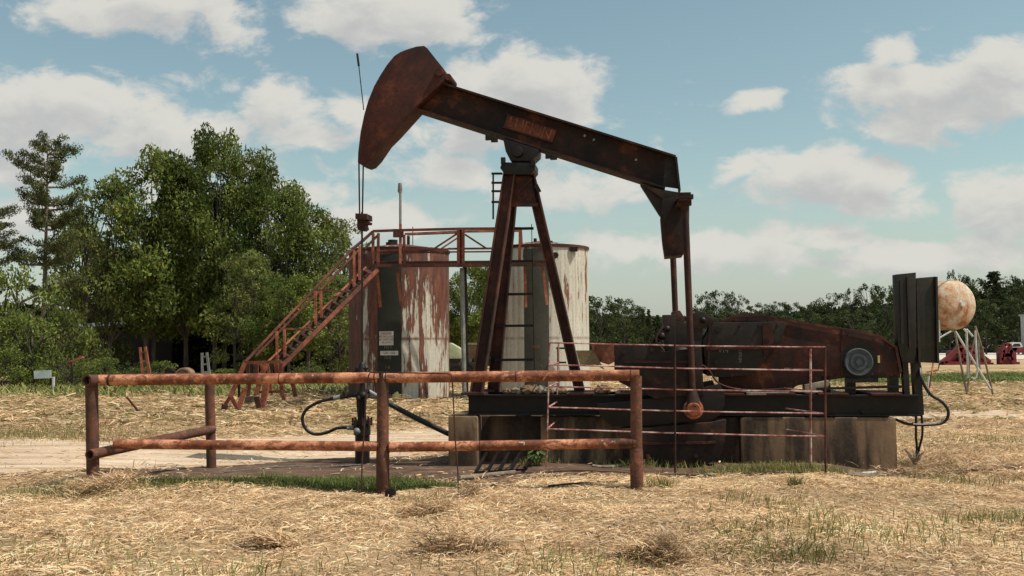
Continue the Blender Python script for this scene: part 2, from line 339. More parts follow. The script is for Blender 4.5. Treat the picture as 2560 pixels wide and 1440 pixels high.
    def build(s, name, mat, parent=None, smooth=True, bevel=0.0, local=False):
        off = Vector((0, 0, 0))
        if parent is not None and not local:
            q = parent
            while q is not None: off += q.location; q = q.parent
        me = bpy.data.meshes.new(name); me.from_pydata([tuple(Vector(v) - off) for v in s.V], [], s.F)
        bm = bmesh.new(); bm.from_mesh(me); bmesh.ops.recalc_face_normals(bm, faces=bm.faces)
        if bevel:
            es = [e for e in bm.edges if len(e.link_faces) == 2 and e.calc_face_angle(0) > .6]
            bmesh.ops.bevel(bm, geom=es, offset=bevel, segments=2, profile=.7, affect='EDGES', clamp_overlap=True)
        if smooth:
            for f in bm.faces: f.smooth = True
            for e in bm.edges:
                if len(e.link_faces) == 2 and e.calc_face_angle(0) > .6: e.smooth = False
        bm.to_mesh(me); bm.free(); me.materials.append(M[mat] if isinstance(mat, str) else mat)
        o = bpy.data.objects.new(name, me); C.objects.link(o); o.parent = parent
        return o
def tag(o, label, cat, group=None, kind=None):
    if label: o['label'] = label
    if cat: o['category'] = cat
    if group: o['group'] = group
    if kind: o['kind'] = kind
    return o
def empty(name, loc, rz, label, cat, group=None):
    o = bpy.data.objects.new(name, None); C.objects.link(o); o.location = loc; o.rotation_euler = (0, 0, rz)
    o.empty_display_size = .2; return tag(o, label, cat, group)
def copy_tree(o, parent=None):
    c = o.copy(); C.objects.link(c); c.parent = parent
    for ch in [x for x in KIDS.get(o.name, [])]: copy_tree(ch, c)
    return c
KIDS = {}
def text(name, s, mat, parent, loc, size, rot, ext=.003, local=False, align='CENTER', sx=1.0):
    cu = bpy.data.curves.new(name, 'FONT'); cu.body = s; cu.size = size; cu.extrude = ext; cu.align_x = align; cu.align_y = 'CENTER'; cu.space_line = .85
    to = bpy.data.objects.new('tmp', cu); C.objects.link(to)
    dg = bpy.context.evaluated_depsgraph_get(); me = bpy.data.meshes.new_from_object(to.evaluated_get(dg))
    C.objects.unlink(to); bpy.data.objects.remove(to)
    me.materials.clear(); me.materials.append(M[mat])
    o = bpy.data.objects.new(name, me); C.objects.link(o); o.parent = parent
    off = Vector((0, 0, 0))
    if parent is not None and not local:
        q = parent
        while q is not None: off += q.location; q = q.parent
    o.location = Vector(loc) - off; o.rotation_euler = rot; o.scale = (sx, 1, 1); return o

# value noise for terrain and scattering
_rs = np.random.RandomState(3); _T = _rs.rand(256, 256)
def vn(x, y, s):
    x = np.asarray(x) * s + 500.3; y = np.asarray(y) * s + 500.7
    xi = np.floor(x).astype(int); yi = np.floor(y).astype(int); fx = x - xi; fy = y - yi
    fx = fx * fx * (3 - 2 * fx); fy = fy * fy * (3 - 2 * fy)
    a = _T[xi % 256, yi % 256]; b = _T[(xi + 1) % 256, yi % 256]; c = _T[xi % 256, (yi + 1) % 256]; d = _T[(xi + 1) % 256, (yi + 1) % 256]
    return (a * (1 - fx) + b * fx) * (1 - fy) + (c * (1 - fx) + d * fx) * fy
def ss(a, b, v):
    t = np.clip((np.asarray(v, float) - a) / (b - a), 0, 1); return t * t * (3 - 2 * t)
TX = np.array([-60, -20, -6, -3, 0, 5, 9, 20, 60, 120.]); TY = np.array([13, 13.2, 13.4, 14.9, 16.8, 19, 19.9, 21.5, 27, 34]); TW = np.array([2, 2, 2.15, 2.3, 2.0, 1.5, 1.15, 1.2, 1.5, 2.])
def track(x, y):
    n = (vn(x, y, .9) - .5) * 1.6 + (vn(x, y, 4.) - .5) * .7
    return 1 - (np.abs(y - np.interp(x, TX, TY)) + n * .8) / np.interp(x, TX, TW)
def soil(x, y):
    n = (vn(x + 9, y, 1.7) - .5) * .6 + (vn(x, y + 7, 5.) - .5) * .3
    hy = 1.05 + .65 * ss(-5, -1.8, x); a = 1 - (np.abs((x + 2.1) / 3.0) ** 3 + np.abs((y - 10.5 - hy) / hy) ** 3) ** (1 / 3.) + n * .3
    b = 1 - np.sqrt(((x - 2.6) / 3.4) ** 2 + ((y - 11.9) / 1.0) ** 2) + n * .4
    return np.maximum(a, b)
def gz(x, y):
    x = np.asarray(x, float); y = np.asarray(y, float)
    dip = ss(-.15, .8, 1 - np.sqrt(((x + 2.9) / 3.4) ** 2 + ((y - 13.3) / 2.4) ** 2)) * .09
    near = 1 - ss(25, 60, y); tr = 1 - ss(-.2, .3, track(x, y)) * .75
    wr = ss(16.5, 18.5, y) * (1 - ss(26, 34, y)) * (vn(x * .6, y, 1.3) - .35) * .22
    return -dip + wr * (1 - ss(-.6, .0, track(x, y))) + ((vn(x, y, .8) - .5) * .10 + (vn(x, y, 2.3) - .5) * .06) * near * tr
def gzf(x, y): return float(gz(x, y))

def sheet(name, xs, ys, mat, dz=0.0, mask=None, step=None):
    X, Y = np.meshgrid(xs, ys); Z = gz(X, Y) + dz
    nx, ny = len(xs), len(ys); co = np.stack([X, Y, Z], -1).reshape(-1, 3)
    i = np.arange(ny - 1)[:, None] * nx + np.arange(nx - 1)[None, :]
    F_ = np.stack([i, i + 1, i + nx + 1, i + nx], -1).reshape(-1, 4)
    if mask is not None:
        cxm = (xs[:-1] + xs[1:]) / 2; cym = (ys[:-1] + ys[1:]) / 2; CX, CY = np.meshgrid(cxm, cym)
        F_ = F_[mask(CX, CY).reshape(-1) > 0]
        used = np.unique(F_); rm = -np.ones(len(co), int); rm[used] = np.arange(len(used)); co = co[used]; F_ = rm[F_]
    me = bpy.data.meshes.new(name); me.from_pydata(co.tolist(), [], F_.tolist()); me.materials.append(M[mat])
    me.polygons.foreach_set('use_smooth', [True] * len(me.polygons))
    o = bpy.data.objects.new(name, me); C.objects.link(o); o['kind'] = 'structure'; return o
gx = np.concatenate([-np.geomspace(900, 14, 40), np.arange(-13.6, 13.7, .2), np.geomspace(14, 900, 40)])
gy = np.concatenate([[-80, -40, -20, -10, -4, 0, 2], np.arange(3, 24, .2), np.geomspace(24.2, 1400, 70)])
sheet('ground', gx, gy, 'ground')
sheet('dirt_track', np.concatenate([np.arange(-16, 16, .1), np.arange(16, 60, .5)]), np.arange(9, 32, .1), 'sand', .010, track)
sheet('bare_soil', np.arange(-6, 7, .06), np.arange(10, 14.5, .06), 'soil', .018, soil)
def verge(x, y): return (1 - np.abs((y - 39 - .12 * (x - 16)) / 4.2) + (vn(x, y, .8) - .5) * .5) * (x > 9.5)
sheet('green_verge', np.arange(9, 45, .3), np.arange(30, 54, .3), 'grasspatch', .012, verge)
sheet('gravel_yard', np.linspace(25, 260, 60), np.geomspace(85, 300, 40), 'gravel', .03)

# ------------------------------------------------------------------ pumping unit
TH = R(-8.0); JO = Vector((.23, 12.8, 0))
UA = Vector((math.cos(TH), math.sin(TH), 0)); TA = Vector((-math.sin(TH), math.cos(TH), 0))
def J(px, py, t=0.0):
    v = ray(px, py); o = Vector((0, 0, CAMZ)) - JO
    k = (t - o.dot(TA)) / v.dot(TA); w = o + v * k
    return Vector((w.dot(UA), t, w.z))
def JW(p): return JO + UA * p[0] + TA * p[1] + Vector((0, 0, p[2]))
jack = empty('pumpjack', JO, TH, 'rusty dark brown pumpjack with tilted walking beam and horse head over the wellhead', 'pumpjack')
ZT, ZB = .875, .62
uL, uR = J(1168, 985, -.5).x, J(2300, 985, -.5).x
def jp(mb, poly, t0, t1): return mb.prism([J(x, y, t0) for x, y in poly], (0, t1 - t0, 0))

b = MB()
for t in (-.42, .42): b.ibeam((uL, t, (ZT + ZB) / 2), (uR, t, (ZT + ZB) / 2), .17, ZT - ZB, .018, .014)
for u in np.linspace(uL + .1, uR - .1, 9): b.box((u, 0, (ZT + ZB) / 2), (.10, .66, .19))
base = b.build('base_frame', 'oily', jack, local=True, smooth=False)
b = MB()
b.box((uL + .08, -.40, ZT + .016), (.30, .30, .03)); b.box((uL + .08, .40, ZT + .016), (.30, .30, .03))
b.box(((J(1450, 985, 0).x), 0, ZT + .016), (.34, .34, .03))
for u in np.linspace(.6, uR - .5, 7): b.box((u + .1, -.1, ZT + .012), (.35, .95, .022))
b.each('deck_plate', 'leg', jack, local=True)

# samson post
def legpart(name, p0, p1, w, h, mat='leg'):
    m = MB(); m.ibeam(p0, p1, w, h, .016, .012, up=(1, 0, 0)); return m.build(name, mat, jack, local=True)
l1b, l1t = J(1192, 980, -.42), J(1276, 425, -.12)
l2b, l2t = J(1234, 980, .42), J(1284, 425, .12)
l3b, l3t = J(1450, 980, 0), J(1322, 425, 0)
legpart('leg', l1b, l1t, .14, .16); legpart('leg', l2b, l2t, .14, .16); legpart('leg', l3b, l3t, .16, .13)
b = MB(); jp(b, [(1270, 440), (1325, 436), (1342, 514), (1268, 514)], -.09, -.07); jp(b, [(1275, 436), (1325, 432), (1340, 512), (1270, 512)], .10, .12)
b.bar(J(1262, 512, -.1), J(1345, 512, -.1), .03, .05); b.bar(J(1272, 505, -.1), J(1330, 445, -.1), .02, .04)
b.build('gusset_plate', 'guard', jack, local=True)
# ladder up the post: rungs between far leg and a thin rod
lad = MB(); rodt, rodb = J(1329, 560, .3), J(1336, 930, .3)
lad.tube([rodb, rodt], .006, 6)
for y, xl in ((572, 1266), (654, 1258), (736, 1249), (815, 1240), (900, 1236)):
    a = J(xl, y, .3); c = J(1334, y - 1, .3); lad.bar(a, c, .035, .035)
lad.bar(J(1233, 432, .3), J(1233, 548, .3), .022, .022)
for y in (434, 457, 478, 505): lad.bar(J(1229, y, .3), J(1256, y, .3), .03, .028)
lad.bar(J(1340, 462, -.1), J(1349, 480, -.1), .05, .05)
lad.build('ladder', 'oily', jack, local=True)
# saddle bearing
b = MB(); jp(b, [(1257, 345), (1347, 373), (1345, 386), (1328, 402), (1276, 402), (1264, 378)], -.17, .17)
b.lathe(tuple(J(1293, 378, -.24)), [(.001, 0), (.07, 0), (.075, .02), (.075, .46), (.07, .48), (.001, .48)], 18, 'Y')
jp(b, [(1255, 405), (1337, 408), (1337, 424), (1327, 436), (1262, 436), (1250, 420)], -.2, .2)
for x, y in ((1222, 341), (1236, 346), (1384, 390), (1372, 387)): b.box(J(x, y + 3, -.13), (.09, .05, .07))
b.box(J(1258, 402, -.2), (.06, .05, .09)); b.box(J(1333, 408, -.2), (.06, .05, .09))
b.build('saddle_bearing', 'oily', jack, local=True, bevel=.006)
# walking beam
def mid(a, c): return (Vector(a) + Vector(c)) / 2
T0, B0 = J(1060, 185, -.15), J(1036, 278, -.15); T1, B1 = J(1690, 391, -.15), J(1662, 468, -.15)
p0, p1 = mid(T0, B0), mid(T1, B1); p0.y = p1.y = 0
bh = ((T0 - B0).length + (T1 - B1).length) / 2 * .97
wb = MB(); wb.ibeam(p0, p1, .30, bh, .026, .02); bd = (p1 - p0).normalized(); bu = Vector((-bd.z, 0, bd.x))
beam = wb.build('walking_beam', 'jack', jack, local=True)
ba = math.atan2(bd.z, bd.x)
def BJ(px, py, t): return J(px, py, t)
b = MB(); c = J(1325, 322, -.02); c.y = -.024
b.box(c, (.70, .024, .17), (bd, Vector((0, 1, 0)), bu)); b.build('name_plate', 'rust', beam, local=True, bevel=.004)
text('raised_lettering', 'LUFKIN', 'faded', beam, c + Vector((0, -.014, 0)), .215, (R(90), -ba, 0), .003, local=True, sx=.86)
b = MB(); b.box(c + bu * .09 + Vector((0, -.012, 0)), (.72, .02, .018), (bd, Vector((0, 1, 0)), bu))
b.box(c - bu * .09 + Vector((0, -.012, 0)), (.72, .02, .018), (bd, Vector((0, 1, 0)), bu)); b.each('plate_rim', 'head', beam, local=True)
b = MB(); q = J(1560, 400, -.02)
for px, py in ((1462, 340), (1485, 350), (1590, 400)):
    q = J(px, py, -.012); b.box((q.x, -.02, q.z), (.03, .03, .03), (bd, Vector((0, 1, 0)), bu))
b.each('bolt', 'grey', beam, local=True)
b = MB(); jp(b, [(1664, 386), (1692, 392), (1700, 472), (1658, 466)], -.012, .012); jp(b, [(1688, 391), (1693, 392), (1702, 474), (1697, 473)], -.15, .15); b.build('end_plate', 'gear', jack, local=True)
# horse head
HP = [(894, 407), (895, 380), (901, 330), (910, 287), (920, 252), (935, 215), (952, 185), (967, 162), (985, 140), (1000, 130), (1015, 124), (1040, 116),
      (1060, 114), (1068, 120), (1090, 148), (1108, 170), (1116, 186), (1110, 202), (1098, 214), (1052, 256), (985, 330), (960, 355), (935, 392), (920, 408), (908, 412)]
b = MB(); jp(b, HP, -.20, .20)
head = b.build('horse_head', 'head', jack, local=True, bevel=.012)
b = MB(); 
for i in range(len(HP)):
    if 1 <= i <= 10: 
        b.bar(J(*HP[i], -.20) + Vector((-.012, .05, .004)), J(*HP[i + 1], -.20) + Vector((-.012, .05, .004)), .30, .01, up=(0, 1, 0)) if False else None
b.lathe(tuple(J(1098, 180, -.235)), [(.001, 0), (.05, 0), (.055, .01), (.055, .47), (.001, .48)], 14, 'Y')
b.lathe(tuple(J(1120, 192, -.2)), [(.001, 0), (.045, 0), (.045, .4), (.001, .4)], 12, 'Y')
b.each('hinge_pin', 'leg', head, local=True)
# bridle cables and carrier
b = MB()
fr = [(920, 252), (910, 287), (901, 330), (895, 380), (894, 407)]
b.tube([J(893, 134, 0), J(897, 165, 0)], .016, 8); b.tube([J(897, 163, 0), J(902, 210, 0), J(908, 262, 0), J(909, 275, 0)], .007, 6)
for t in (-.10, .10):
    pts = [J(x, y, -.2) for x, y in fr]; pts = [Vector((p.x - .012, t, p.z)) for p in pts]
    pts.append(J(899 if t < 0 else 906, 540, t)); b.tube(pts, .011, 8)
b.each('bridle_cable', 'oily', jack, local=True)
b = MB(); jp(b, [(888, 533), (917, 534), (918, 548), (905, 549), (888, 547)], -.13, .13)
jp(b, [(893, 548), (914, 548), (916, 552), (925, 555), (924, 561), (914, 561), (917, 572), (910, 577), (895, 575), (892, 566)], -.06, .06)
b.build('carrier_bar', 'leg', jack, local=True, bevel=.006)
b = MB(); b.tube([J(905, 530, 0), J(905.5, 915, 0)], .0135, 10); b.build('polished_rod', 'oily', jack, local=True)
# tail: bracket, equalizer
b = MB(); jp(b, [(1600, 461), (1668, 478), (1676, 520), (1660, 548), (1648, 537)], -.07, .07)
jp(b, [(1612, 466), (1722, 485), (1700, 500), (1662, 500)], -.14, .14); b.build('tail_bracket', 'gear', jack, local=True, bevel=.005)
b = MB(); jp(b, [(1655, 499), (1690, 490), (1724, 494), (1723, 560), (1718, 618), (1706, 637), (1662, 641), (1656, 600), (1651, 540)], -.22, .22)
b.build('bearing_housing', 'jack', jack, local=True, bevel=.01)
pe = J(1712, 494, -.86); pf = Vector((pe.x - .10, .86, pe.z))
b = MB(); b.ibeam(pe - Vector((0, .1, 0)), pf + Vector((0, .1, 0)), .14, .10, .02, .02, up=(0, 0, 1)); b.box((pe.x + .0, pe.y - .05, pe.z), (.2, .1, .05))
b.build('equalizer', 'leg', jack, local=True)
pinN = J(1733, 1022, -.80); 
for s, tt in ((-1, -.82), (1, .82)):
    dxf = -.12 if s > 0 else 0; top = Vector((pe.x + dxf, tt, pe.z - .03)); bot = Vector((pinN.x + dxf, tt, pinN.z))
    b = MB(); d = (top - bot).normalized(); b.tube([top, bot + d * .20], [.044, .038], 12)
    b.tube([bot + d * .24, bot + d * .12, bot + d * .03], [.042, .08, .11], 12)
    b.box(top, (.16, .12, .12))
    pit = b.build('pitman_arm', 'leg', jack, local=True, bevel=.0)
    b = MB(); b.lathe((bot.x, bot.y - .10, bot.z), [(.001, 0), (.075, 0), (.085, .02), (.085, .04), (.12, .05), (.12, .17), (.001, .17)], 20, 'Y')
    for k in range(6): b.box((bot.x + .06 * math.cos(k * 1.047), bot.y - .105, bot.z + .06 * math.sin(k * 1.047)), (.018, .02, .018))
    b.build('wrist_pin', 'orange', pit, local=True)
# cranks and counterweights
for s in (-1, 1):
    t0, t1 = (-.72, -.62) if s < 0 else (.62, .72)
    def ref(poly, ta=-.72): return [Vector((J(x, y, ta).x, t0, J(x, y, ta).z)) for x, y in poly]
    b = MB(); b.prism(ref([(1492, 1010), (1560, 1004), (1700, 990), (1775, 965), (1800, 960), (1812, 985), (1812, 1010), (1800, 1038), (1780, 1050), (1600, 1066), (1530, 1066), (1500, 1040)]), (0, t1 - t0, 0))
    cr = b.build('crank', 'oily', jack, local=True, bevel=.012)
    b = MB(); b.prism([p + Vector((0, -.06 if s < 0 else .0, 0)) for p in ref([(1536, 862), (1640, 858), (1655, 880), (1752, 868), (1760, 990), (1700, 990), (1640, 997), (1575, 968), (1548, 955), (1536, 930)])], (0, .16, 0))
    b.build('counterweight', 'weight', cr, local=True, bevel=.02)
    b = MB(); b.prism([p + Vector((0, -.06 if s < 0 else .0, 0)) for p in ref([(1545, 1072), (1620, 1068), (1780, 1054), (1815, 1048), (1812, 1100), (1795, 1146), (1750, 1168), (1640, 1168), (1575, 1150), (1550, 1115)])], (0, .16, 0))
    b.build('counterweight', 'weight', cr, local=True, bevel=.02)
b = MB()
for x, y in ((1560, 880), (1630, 874), (1720, 884), (1560, 935), (1735, 975), (1600, 1092), (1700, 1085), (1780, 1080), (1620, 1140), (1740, 1140)):
    q = J(x, y, -.79); b.lathe((q.x, -.80, q.z), [(.001, 0), (.028, 0), (.028, .04), (.001, .04)], 6, 'Y')
for x0, y0, x1, y1 in ((1560, 905, 1740, 905), (1580, 1110, 1790, 1106)): b.bar(J(x0, y0, -.79), J(x1, y1, -.79), .03, .02, up=(0, 1, 0))
b.each('bolt', 'guard', jack, local=True)
# gearbox
b = MB(); jp(b, [(1783, 806), (1958, 804), (1966, 812), (1955, 845), (1905, 905), (1882, 938), (1800, 944), (1765, 938), (1757, 850)], -.46, .40)
jp(b, [(1660, 800), (1757, 812), (1757, 978), (1668, 978)], -.42, .40)
jp(b, [(1656, 787), (1690, 787), (1690, 900), (1662, 900)], -.5, .3)
jp(b, [(1680, 778), (1700, 776), (1712, 795), (1712, 830), (1680, 830)], -.3, .3)
jp(b, [(1733, 783), (1745, 778), (1762, 780), (1770, 790), (1798, 797), (1796, 808), (1760, 822), (1733, 822)], -.44, .3)
gearbox = b.build('gearbox', 'gear', jack, local=True, bevel=.012)
b = MB(); c = J(1700, 900, -.5); b.lathe((c.x, -.62, c.z), [(.001, 0), (.10, 0), (.16, .06), (.19, .12), (.19, .2), (.001, .2)], 24, 'Y')
for x, y in ((1795, 824), (1792, 905)): q = J(x, y, -.46); b.lathe((q.x, -.49, q.z), [(.001, 0), (.035, 0), (.035, .05), (.001, .05)], 12, 'Y')
b.each('shaft_cover', 'oily', gearbox, local=True)
b = MB(); b.prism([J(x, y, -.466) for x, y in [(1905, 807), (1926, 807), (1937, 852), (1930, 862), (1909, 893)]], (0, -.012, 0)); lit_patch = b.build('sunlit_patch', 'head', gearbox, local=True)  # raised reddish triangle; sunlight on the casing is put into its colour
b = MB(); q = J(1917, 852, -.48); b.lathe((q.x, -.492, q.z), [(.001, 0), (.03, 0), (.03, .02), (.001, .02)], 12, 'Y'); b.build('bolt', 'oily', lit_patch, local=True)
text('painted_mark', 'VI4', 'grey', gearbox, J(1808, 876, -.462), .10, (R(90), 0, 0), .002, local=True)
text('cast_lettering', 'LUFKIN', 'grey', gearbox, J(1850, 888, -.462), .055, (R(90), R(90), 0), .002, local=True)
b = MB()
for x, y, r in ((1655, 840, .05), (1645, 850, .03), (1668, 822, .04), (1757, 800, .04), (1722, 900, .05)): b.ball(J(x, y, -.52), r)
b.tube([J(1628, 862, -.5), J(1645, 832, -.5), J(1668, 815, -.5)], .02, 6); b.tube([J(1735, 960, -.55), J(1740, 880, -.55), J(1728, 830, -.5)], .012, 6)
b.each('grease_fitting', 'oily', gearbox, local=True)
# orange sheet and tan piece behind the counterweight
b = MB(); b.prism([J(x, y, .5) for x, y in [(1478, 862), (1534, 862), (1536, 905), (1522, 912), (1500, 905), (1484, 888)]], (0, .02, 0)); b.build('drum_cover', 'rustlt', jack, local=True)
b = MB(); b.prism([J(x, y, .45) for x, y in [(1440, 876), (1482, 876), (1500, 905), (1512, 925), (1488, 912), (1450, 915)]], (0, .02, 0)); b.build('brake_guard', 'tan', jack, local=True)
# belt guard and sheave
GP = [(1796, 806), (1812, 797), (1835, 787), (1865, 783), (1905, 786), (1960, 796), (2050, 812), (2150, 826), (2200, 838), (2235, 862), (2250, 890), (2254, 925), (2250, 945), (2110, 945), (2040, 955), (1990, 964), (1950, 974), (1880, 977), (1800, 975)]
b = MB(); jp(b, GP, -.36, -.12); bg_ = b.build('belt_guard', 'guard', jack, local=True, bevel=.01)
b = MB(); q = J(2145, 905, -.37); b.lathe((q.x, -.415, q.z), [(.001, -.015), (.035, -.015), (.035, .0), (.07, .0), (.07, -.01), (.10, -.01), (.105, .005), (.125, .0), (.16, -.01), (.17, .0), (.17, .05), (.001, .05)], 32, 'Y')
b.build('motor_sheave', 'sheave', bg_, local=True)
b = MB(); b.lathe((q.x + .02, -.366, q.z + .01), [(.20, 0), (.235, 0), (.235, .01), (.20, .01)], 32, 'Y'); b.build('opening_rim', 'oily', bg_, local=True)
b = MB(); q = J(2197, 898, -.37); b.box((q.x, -.367, q.z), (.025, .01, .09)); b.build('yellow_mark', 'yellow', bg_, local=True)
b = MB(); b.bar(J(2028, 868, -.37), J(2028, 950, -.37), .05, .015, up=(0, 1, 0)); b.bar(J(2104, 826, -.365), J(2104, 940, -.365), .012, .012, up=(0, 1, 0)); b.each('guard_strap', 'leg', bg_, local=True)
b = MB()
for x, y in ((1810, 812), (1835, 800), (1870, 796), (1920, 801), (1980, 812), (2050, 825), (2120, 835), (2185, 848), (2225, 870), (2240, 905), (2238, 932), (2180, 935), (2090, 938), (2040, 945), (1990, 955), (1950, 968), (1890, 975), (1830, 975)):
    q = J(x, y, -.365); b.lathe((q.x, -.372, q.z), [(.001, 0), (.014, 0), (.014, .012), (.001, .012)], 6, 'Y')
b.each('bolt', 'leg', bg_, local=True)
b = MB()
for (x0, y0, x1, y1) in ((1796, 808, 1835, 790), (1835, 790, 1900, 788), (1900, 788, 2050, 814), (2050, 814, 2200, 840), (2200, 840, 2240, 868), (2240, 868, 2252, 930)):
    b.bar(J(x0, y0, -.375), J(x1, y1, -.375), .03, .012, up=(0, 1, 0))
b.build('rim_angle', 'leg', bg_, local=True)
b = MB()
for x, y in ((1795, 820), (1850, 812), (1900, 812), (1945, 812), (1940, 850), (1880, 925), (1830, 938), (1790, 935), (1768, 900), (1768, 860), (1670, 812), (1740, 826), (1740, 960), (1680, 965), (1672, 880)):
    q = J(x, y, -.47); b.lathe((q.x, -.485, q.z), [(.001, 0), (.020, 0), (.020, .03), (.001, .03)], 6, 'Y')
b.each('bolt', 'leg', gearbox, local=True)
b = MB(); b.bar(J(1765, 872, -.475), J(1952, 868, -.475), .035, .03, up=(0, 1, 0)); b.bar(J(1775, 808, -.475), J(1770, 940, -.475), .03, .03, up=(0, 1, 0)); b.build('casing_seam', 'guard', gearbox, local=True)
b = MB(); b.tube(spl0([J(1640, 990, -.75), J(1655, 930, -.7), J(1690, 905, -.6), J(1760, 915, -.5), J(1800, 960, -.5), J(1870, 975, -.45), J(1960, 972, -.45)]), .012, 6); b.tube(spl0([J(1660, 815, -.5), J(1640, 850, -.55), J(1660, 880, -.55), J(1650, 900, -.6)]), .014, 6); b.each('oil_line', 'leg', gearbox, local=True)
# motor and its slide rails
b = MB(); q = J(2150, 905, .1); b.lathe((q.x, -.1, q.z + .02), [(.001, 0), (.10, 0), (.16, .04), (.17, .06), (.17, .5), (.15, .54), (.001, .54)], 24, 'Y'); b.box((q.x, .2, q.z - .17), (.4, .4, .04))
b.build('motor', 'oily', jack, local=True)
b = MB()
for x in (2062, 2125, 2232): b.box((J(x, 950, -.3).x, -.3, J(x, 962, -.3).z), (.11, .12, .22))
for t in (-.40, .3): b.bar(J(2040, 972, t), J(2255, 966, t), .05, .03)
b.bar(J(2112, 952, -.4), J(2195, 950, -.4), .04, .05); b.bar(J(2160, 968, -.42), J(2258, 968, -.42), .02, .02)
b.bar(J(1940, 990, -.3), J(1985, 955, -.3), .10, .10)
b.build('motor_support', 'oily', jack, local=True)

# ---- concrete foundation
fnd = empty('concrete_foundation', JO, TH, 'long oil stained concrete foundation under the pumpjack base', 'foundation')
zt = ZB - .012
def ux(px, py=1120, t=-.5): return J(px, py, t).x
b = MB(); b.box(((ux(1122) + ux(1196)) / 2, -.03, zt / 2 - .15), (ux(1196) - ux(1122), 1.05, zt + .3)); b.build('end_pier', 'conc', fnd, local=True, bevel=.035)
b = MB(); b.box(((ux(1196) + ux(1350)) / 2, .06, zt / 2 - .16), (ux(1350) - ux(1196) + .02, .62, zt + .28)); b.build('set_back_block', 'conc3', fnd, local=True, bevel=.02)
b = MB(); b.box(((ux(1350) + ux(1850)) / 2, .0, zt / 2 - .155), (ux(1850) - ux(1350), .84, zt + .29)); b.build('middle_block', 'conc', fnd, local=True, bevel=.02)
b = MB(); b.box(((ux(1850) + ux(2242)) / 2, .0, zt / 2 - .15), (ux(2242) - ux(1850), 1.1, zt + .3)); b.build('motor_block', 'conc', fnd, local=True, bevel=.06)
# rubble on the base, loose board under guard
rk = random.Random(5)
for k, (x, y, s, mt) in enumerate([(1292, 974, .09, 'wood'), (1325, 972, .13, 'conc2'), (1338, 962, .08, 'wood'), (1352, 975, .11, 'wood'), (1370, 978, .08, 'conc2'), (1403, 976, .09, 'conc2'), (1270, 979, .08, 'conc2'), (1505, 977, .12, 'conc2')]):
    b = MB(); q = JW(J(x, y, -.3)); q.z = ZT + .012 + s * .3
    b.ball((q.x, q.y, q.z), s, 6, (rk.uniform(.8, 1.2), .8, .55))
    b.V = [(v[0] + rk.uniform(-.15, .15) * s, v[1] + rk.uniform(-.15, .15) * s, max(v[2] + rk.uniform(-.15, .15) * s, ZT + .004)) for v in b.V]
    o = b.build('rubble_lump', mt, None, smooth=False)
    tag(o, 'dusty lump of rubble, number %s from the left along the steel base' % ['two', 'three', 'four', 'five', 'six', 'seven', 'one', 'eight'][k], 'rubble', 'rubble lumps on the pumpjack base')
b = MB(); b.prism([JW(J(x, y, -.42)) for x, y in [(2012, 962), (2072, 950), (2077, 956), (2070, 968), (2035, 985), (2012, 984)]], TA * .2)
tag(b.build('wooden_wedge', 'wood', None, bevel=.01), 'pale wooden wedge jammed under the belt guard', 'wedge')
b = MB(); b.bar(JW(J(1866, 984, -.5)), JW(J(1972, 983, -.5)), .12, .03); tag(b.build('loose_board', 'wood', None), 'thin pale board lying on the steel base below the gearbox', 'board')

# ---- switch cabinets on the post at right
cabo = J(2290, 1037, -.1); co = JW(cabo); co.z = 0
cab = empty('switch_cabinet', co, 0, 'tall dark cabinets and posts bolted to the right end of the pumpjack base', 'electrical cabinet')
YC = co.y - .25
def PC(px, py, dy=0): return P(px, py, YC + dy)
b = MB(); b.prism([PC(2240, 686), PC(2290, 681), PC(2290, 884), PC(2284, 908), PC(2256, 906), PC(2245, 862)], (0, .12, 0)); c1 = b.build('channel_panel', 'darkcab', cab, bevel=.006)
b = MB(); b.prism([PC(2250, 700, -.01), PC(2256, 700, -.01), PC(2260, 860, -.01), PC(2253, 860, -.01)], (0, .01, 0)); b.bar(PC(2268, 692, -.01), PC(2274, 868, -.01), .02, .02, (0, 1, 0)); b.each('trim_strip', 'gear', c1)
b = MB(); b.prism([PC(2293, 695, .05), PC(2341, 691, .05), PC(2345, 908, .05), PC(2299, 906, .05)], (0, .28, 0)); c2 = b.build('cabinet_box', 'darkcab', cab, bevel=.008)
b = MB(); b.bar(PC(2292, 696, .03), PC(2298, 906, .03), .03, .04, (0, 1, 0)); b.bar(PC(2340, 692, .03), PC(2344, 908, .03), .025, .04, (0, 1, 0)); b.each('cabinet_edge', 'gear', c2)
b = MB(); b.bar(PC(2258, 860, .06), PC(2266, 1000, .06), .07, .07, (0, 1, 0)); b.build('support_post', 'oily', cab)
b = MB(); b.bar(PC(2286, 870, .1), PC(2297, 1037, .1), .10, .08, (0, 1, 0)); b.build('support_post', 'oily', cab)
b = MB(); b.prism([PC(2150, 1026), PC(2296, 1022), PC(2306, 1030), PC(2300, 1037), PC(2160, 1040)], (0, .3, 0)); b.build('foot_plate', 'oily', cab)
def spl(pts, n=8):
    pts = [Vector(p) for p in pts]; out = []
    for i in range(len(pts) - 1):
        a, b_, c_, d_ = pts[max(i - 1, 0)], pts[i], pts[i + 1], pts[min(i + 2, len(pts) - 1)]
        for k in range(n):
            t = k / n; out.append(.5 * ((2 * b_) + (c_ - a) * t + (2 * a - 5 * b_ + 4 * c_ - d_) * t * t + (3 * b_ - a - 3 * c_ + d_) * t ** 3))
    out.append(pts[-1]); return out
b = MB(); b.tube(spl([PC(2300, 915, .1), PC(2303, 945), PC(2325, 985), PC(2355, 1005), PC(2371, 1030), PC(2360, 1055), PC(2320, 1062), PC(2270, 1060), PC(2238, 1048)]), .018, 8); b.build('power_cable', 'rubber', cab)
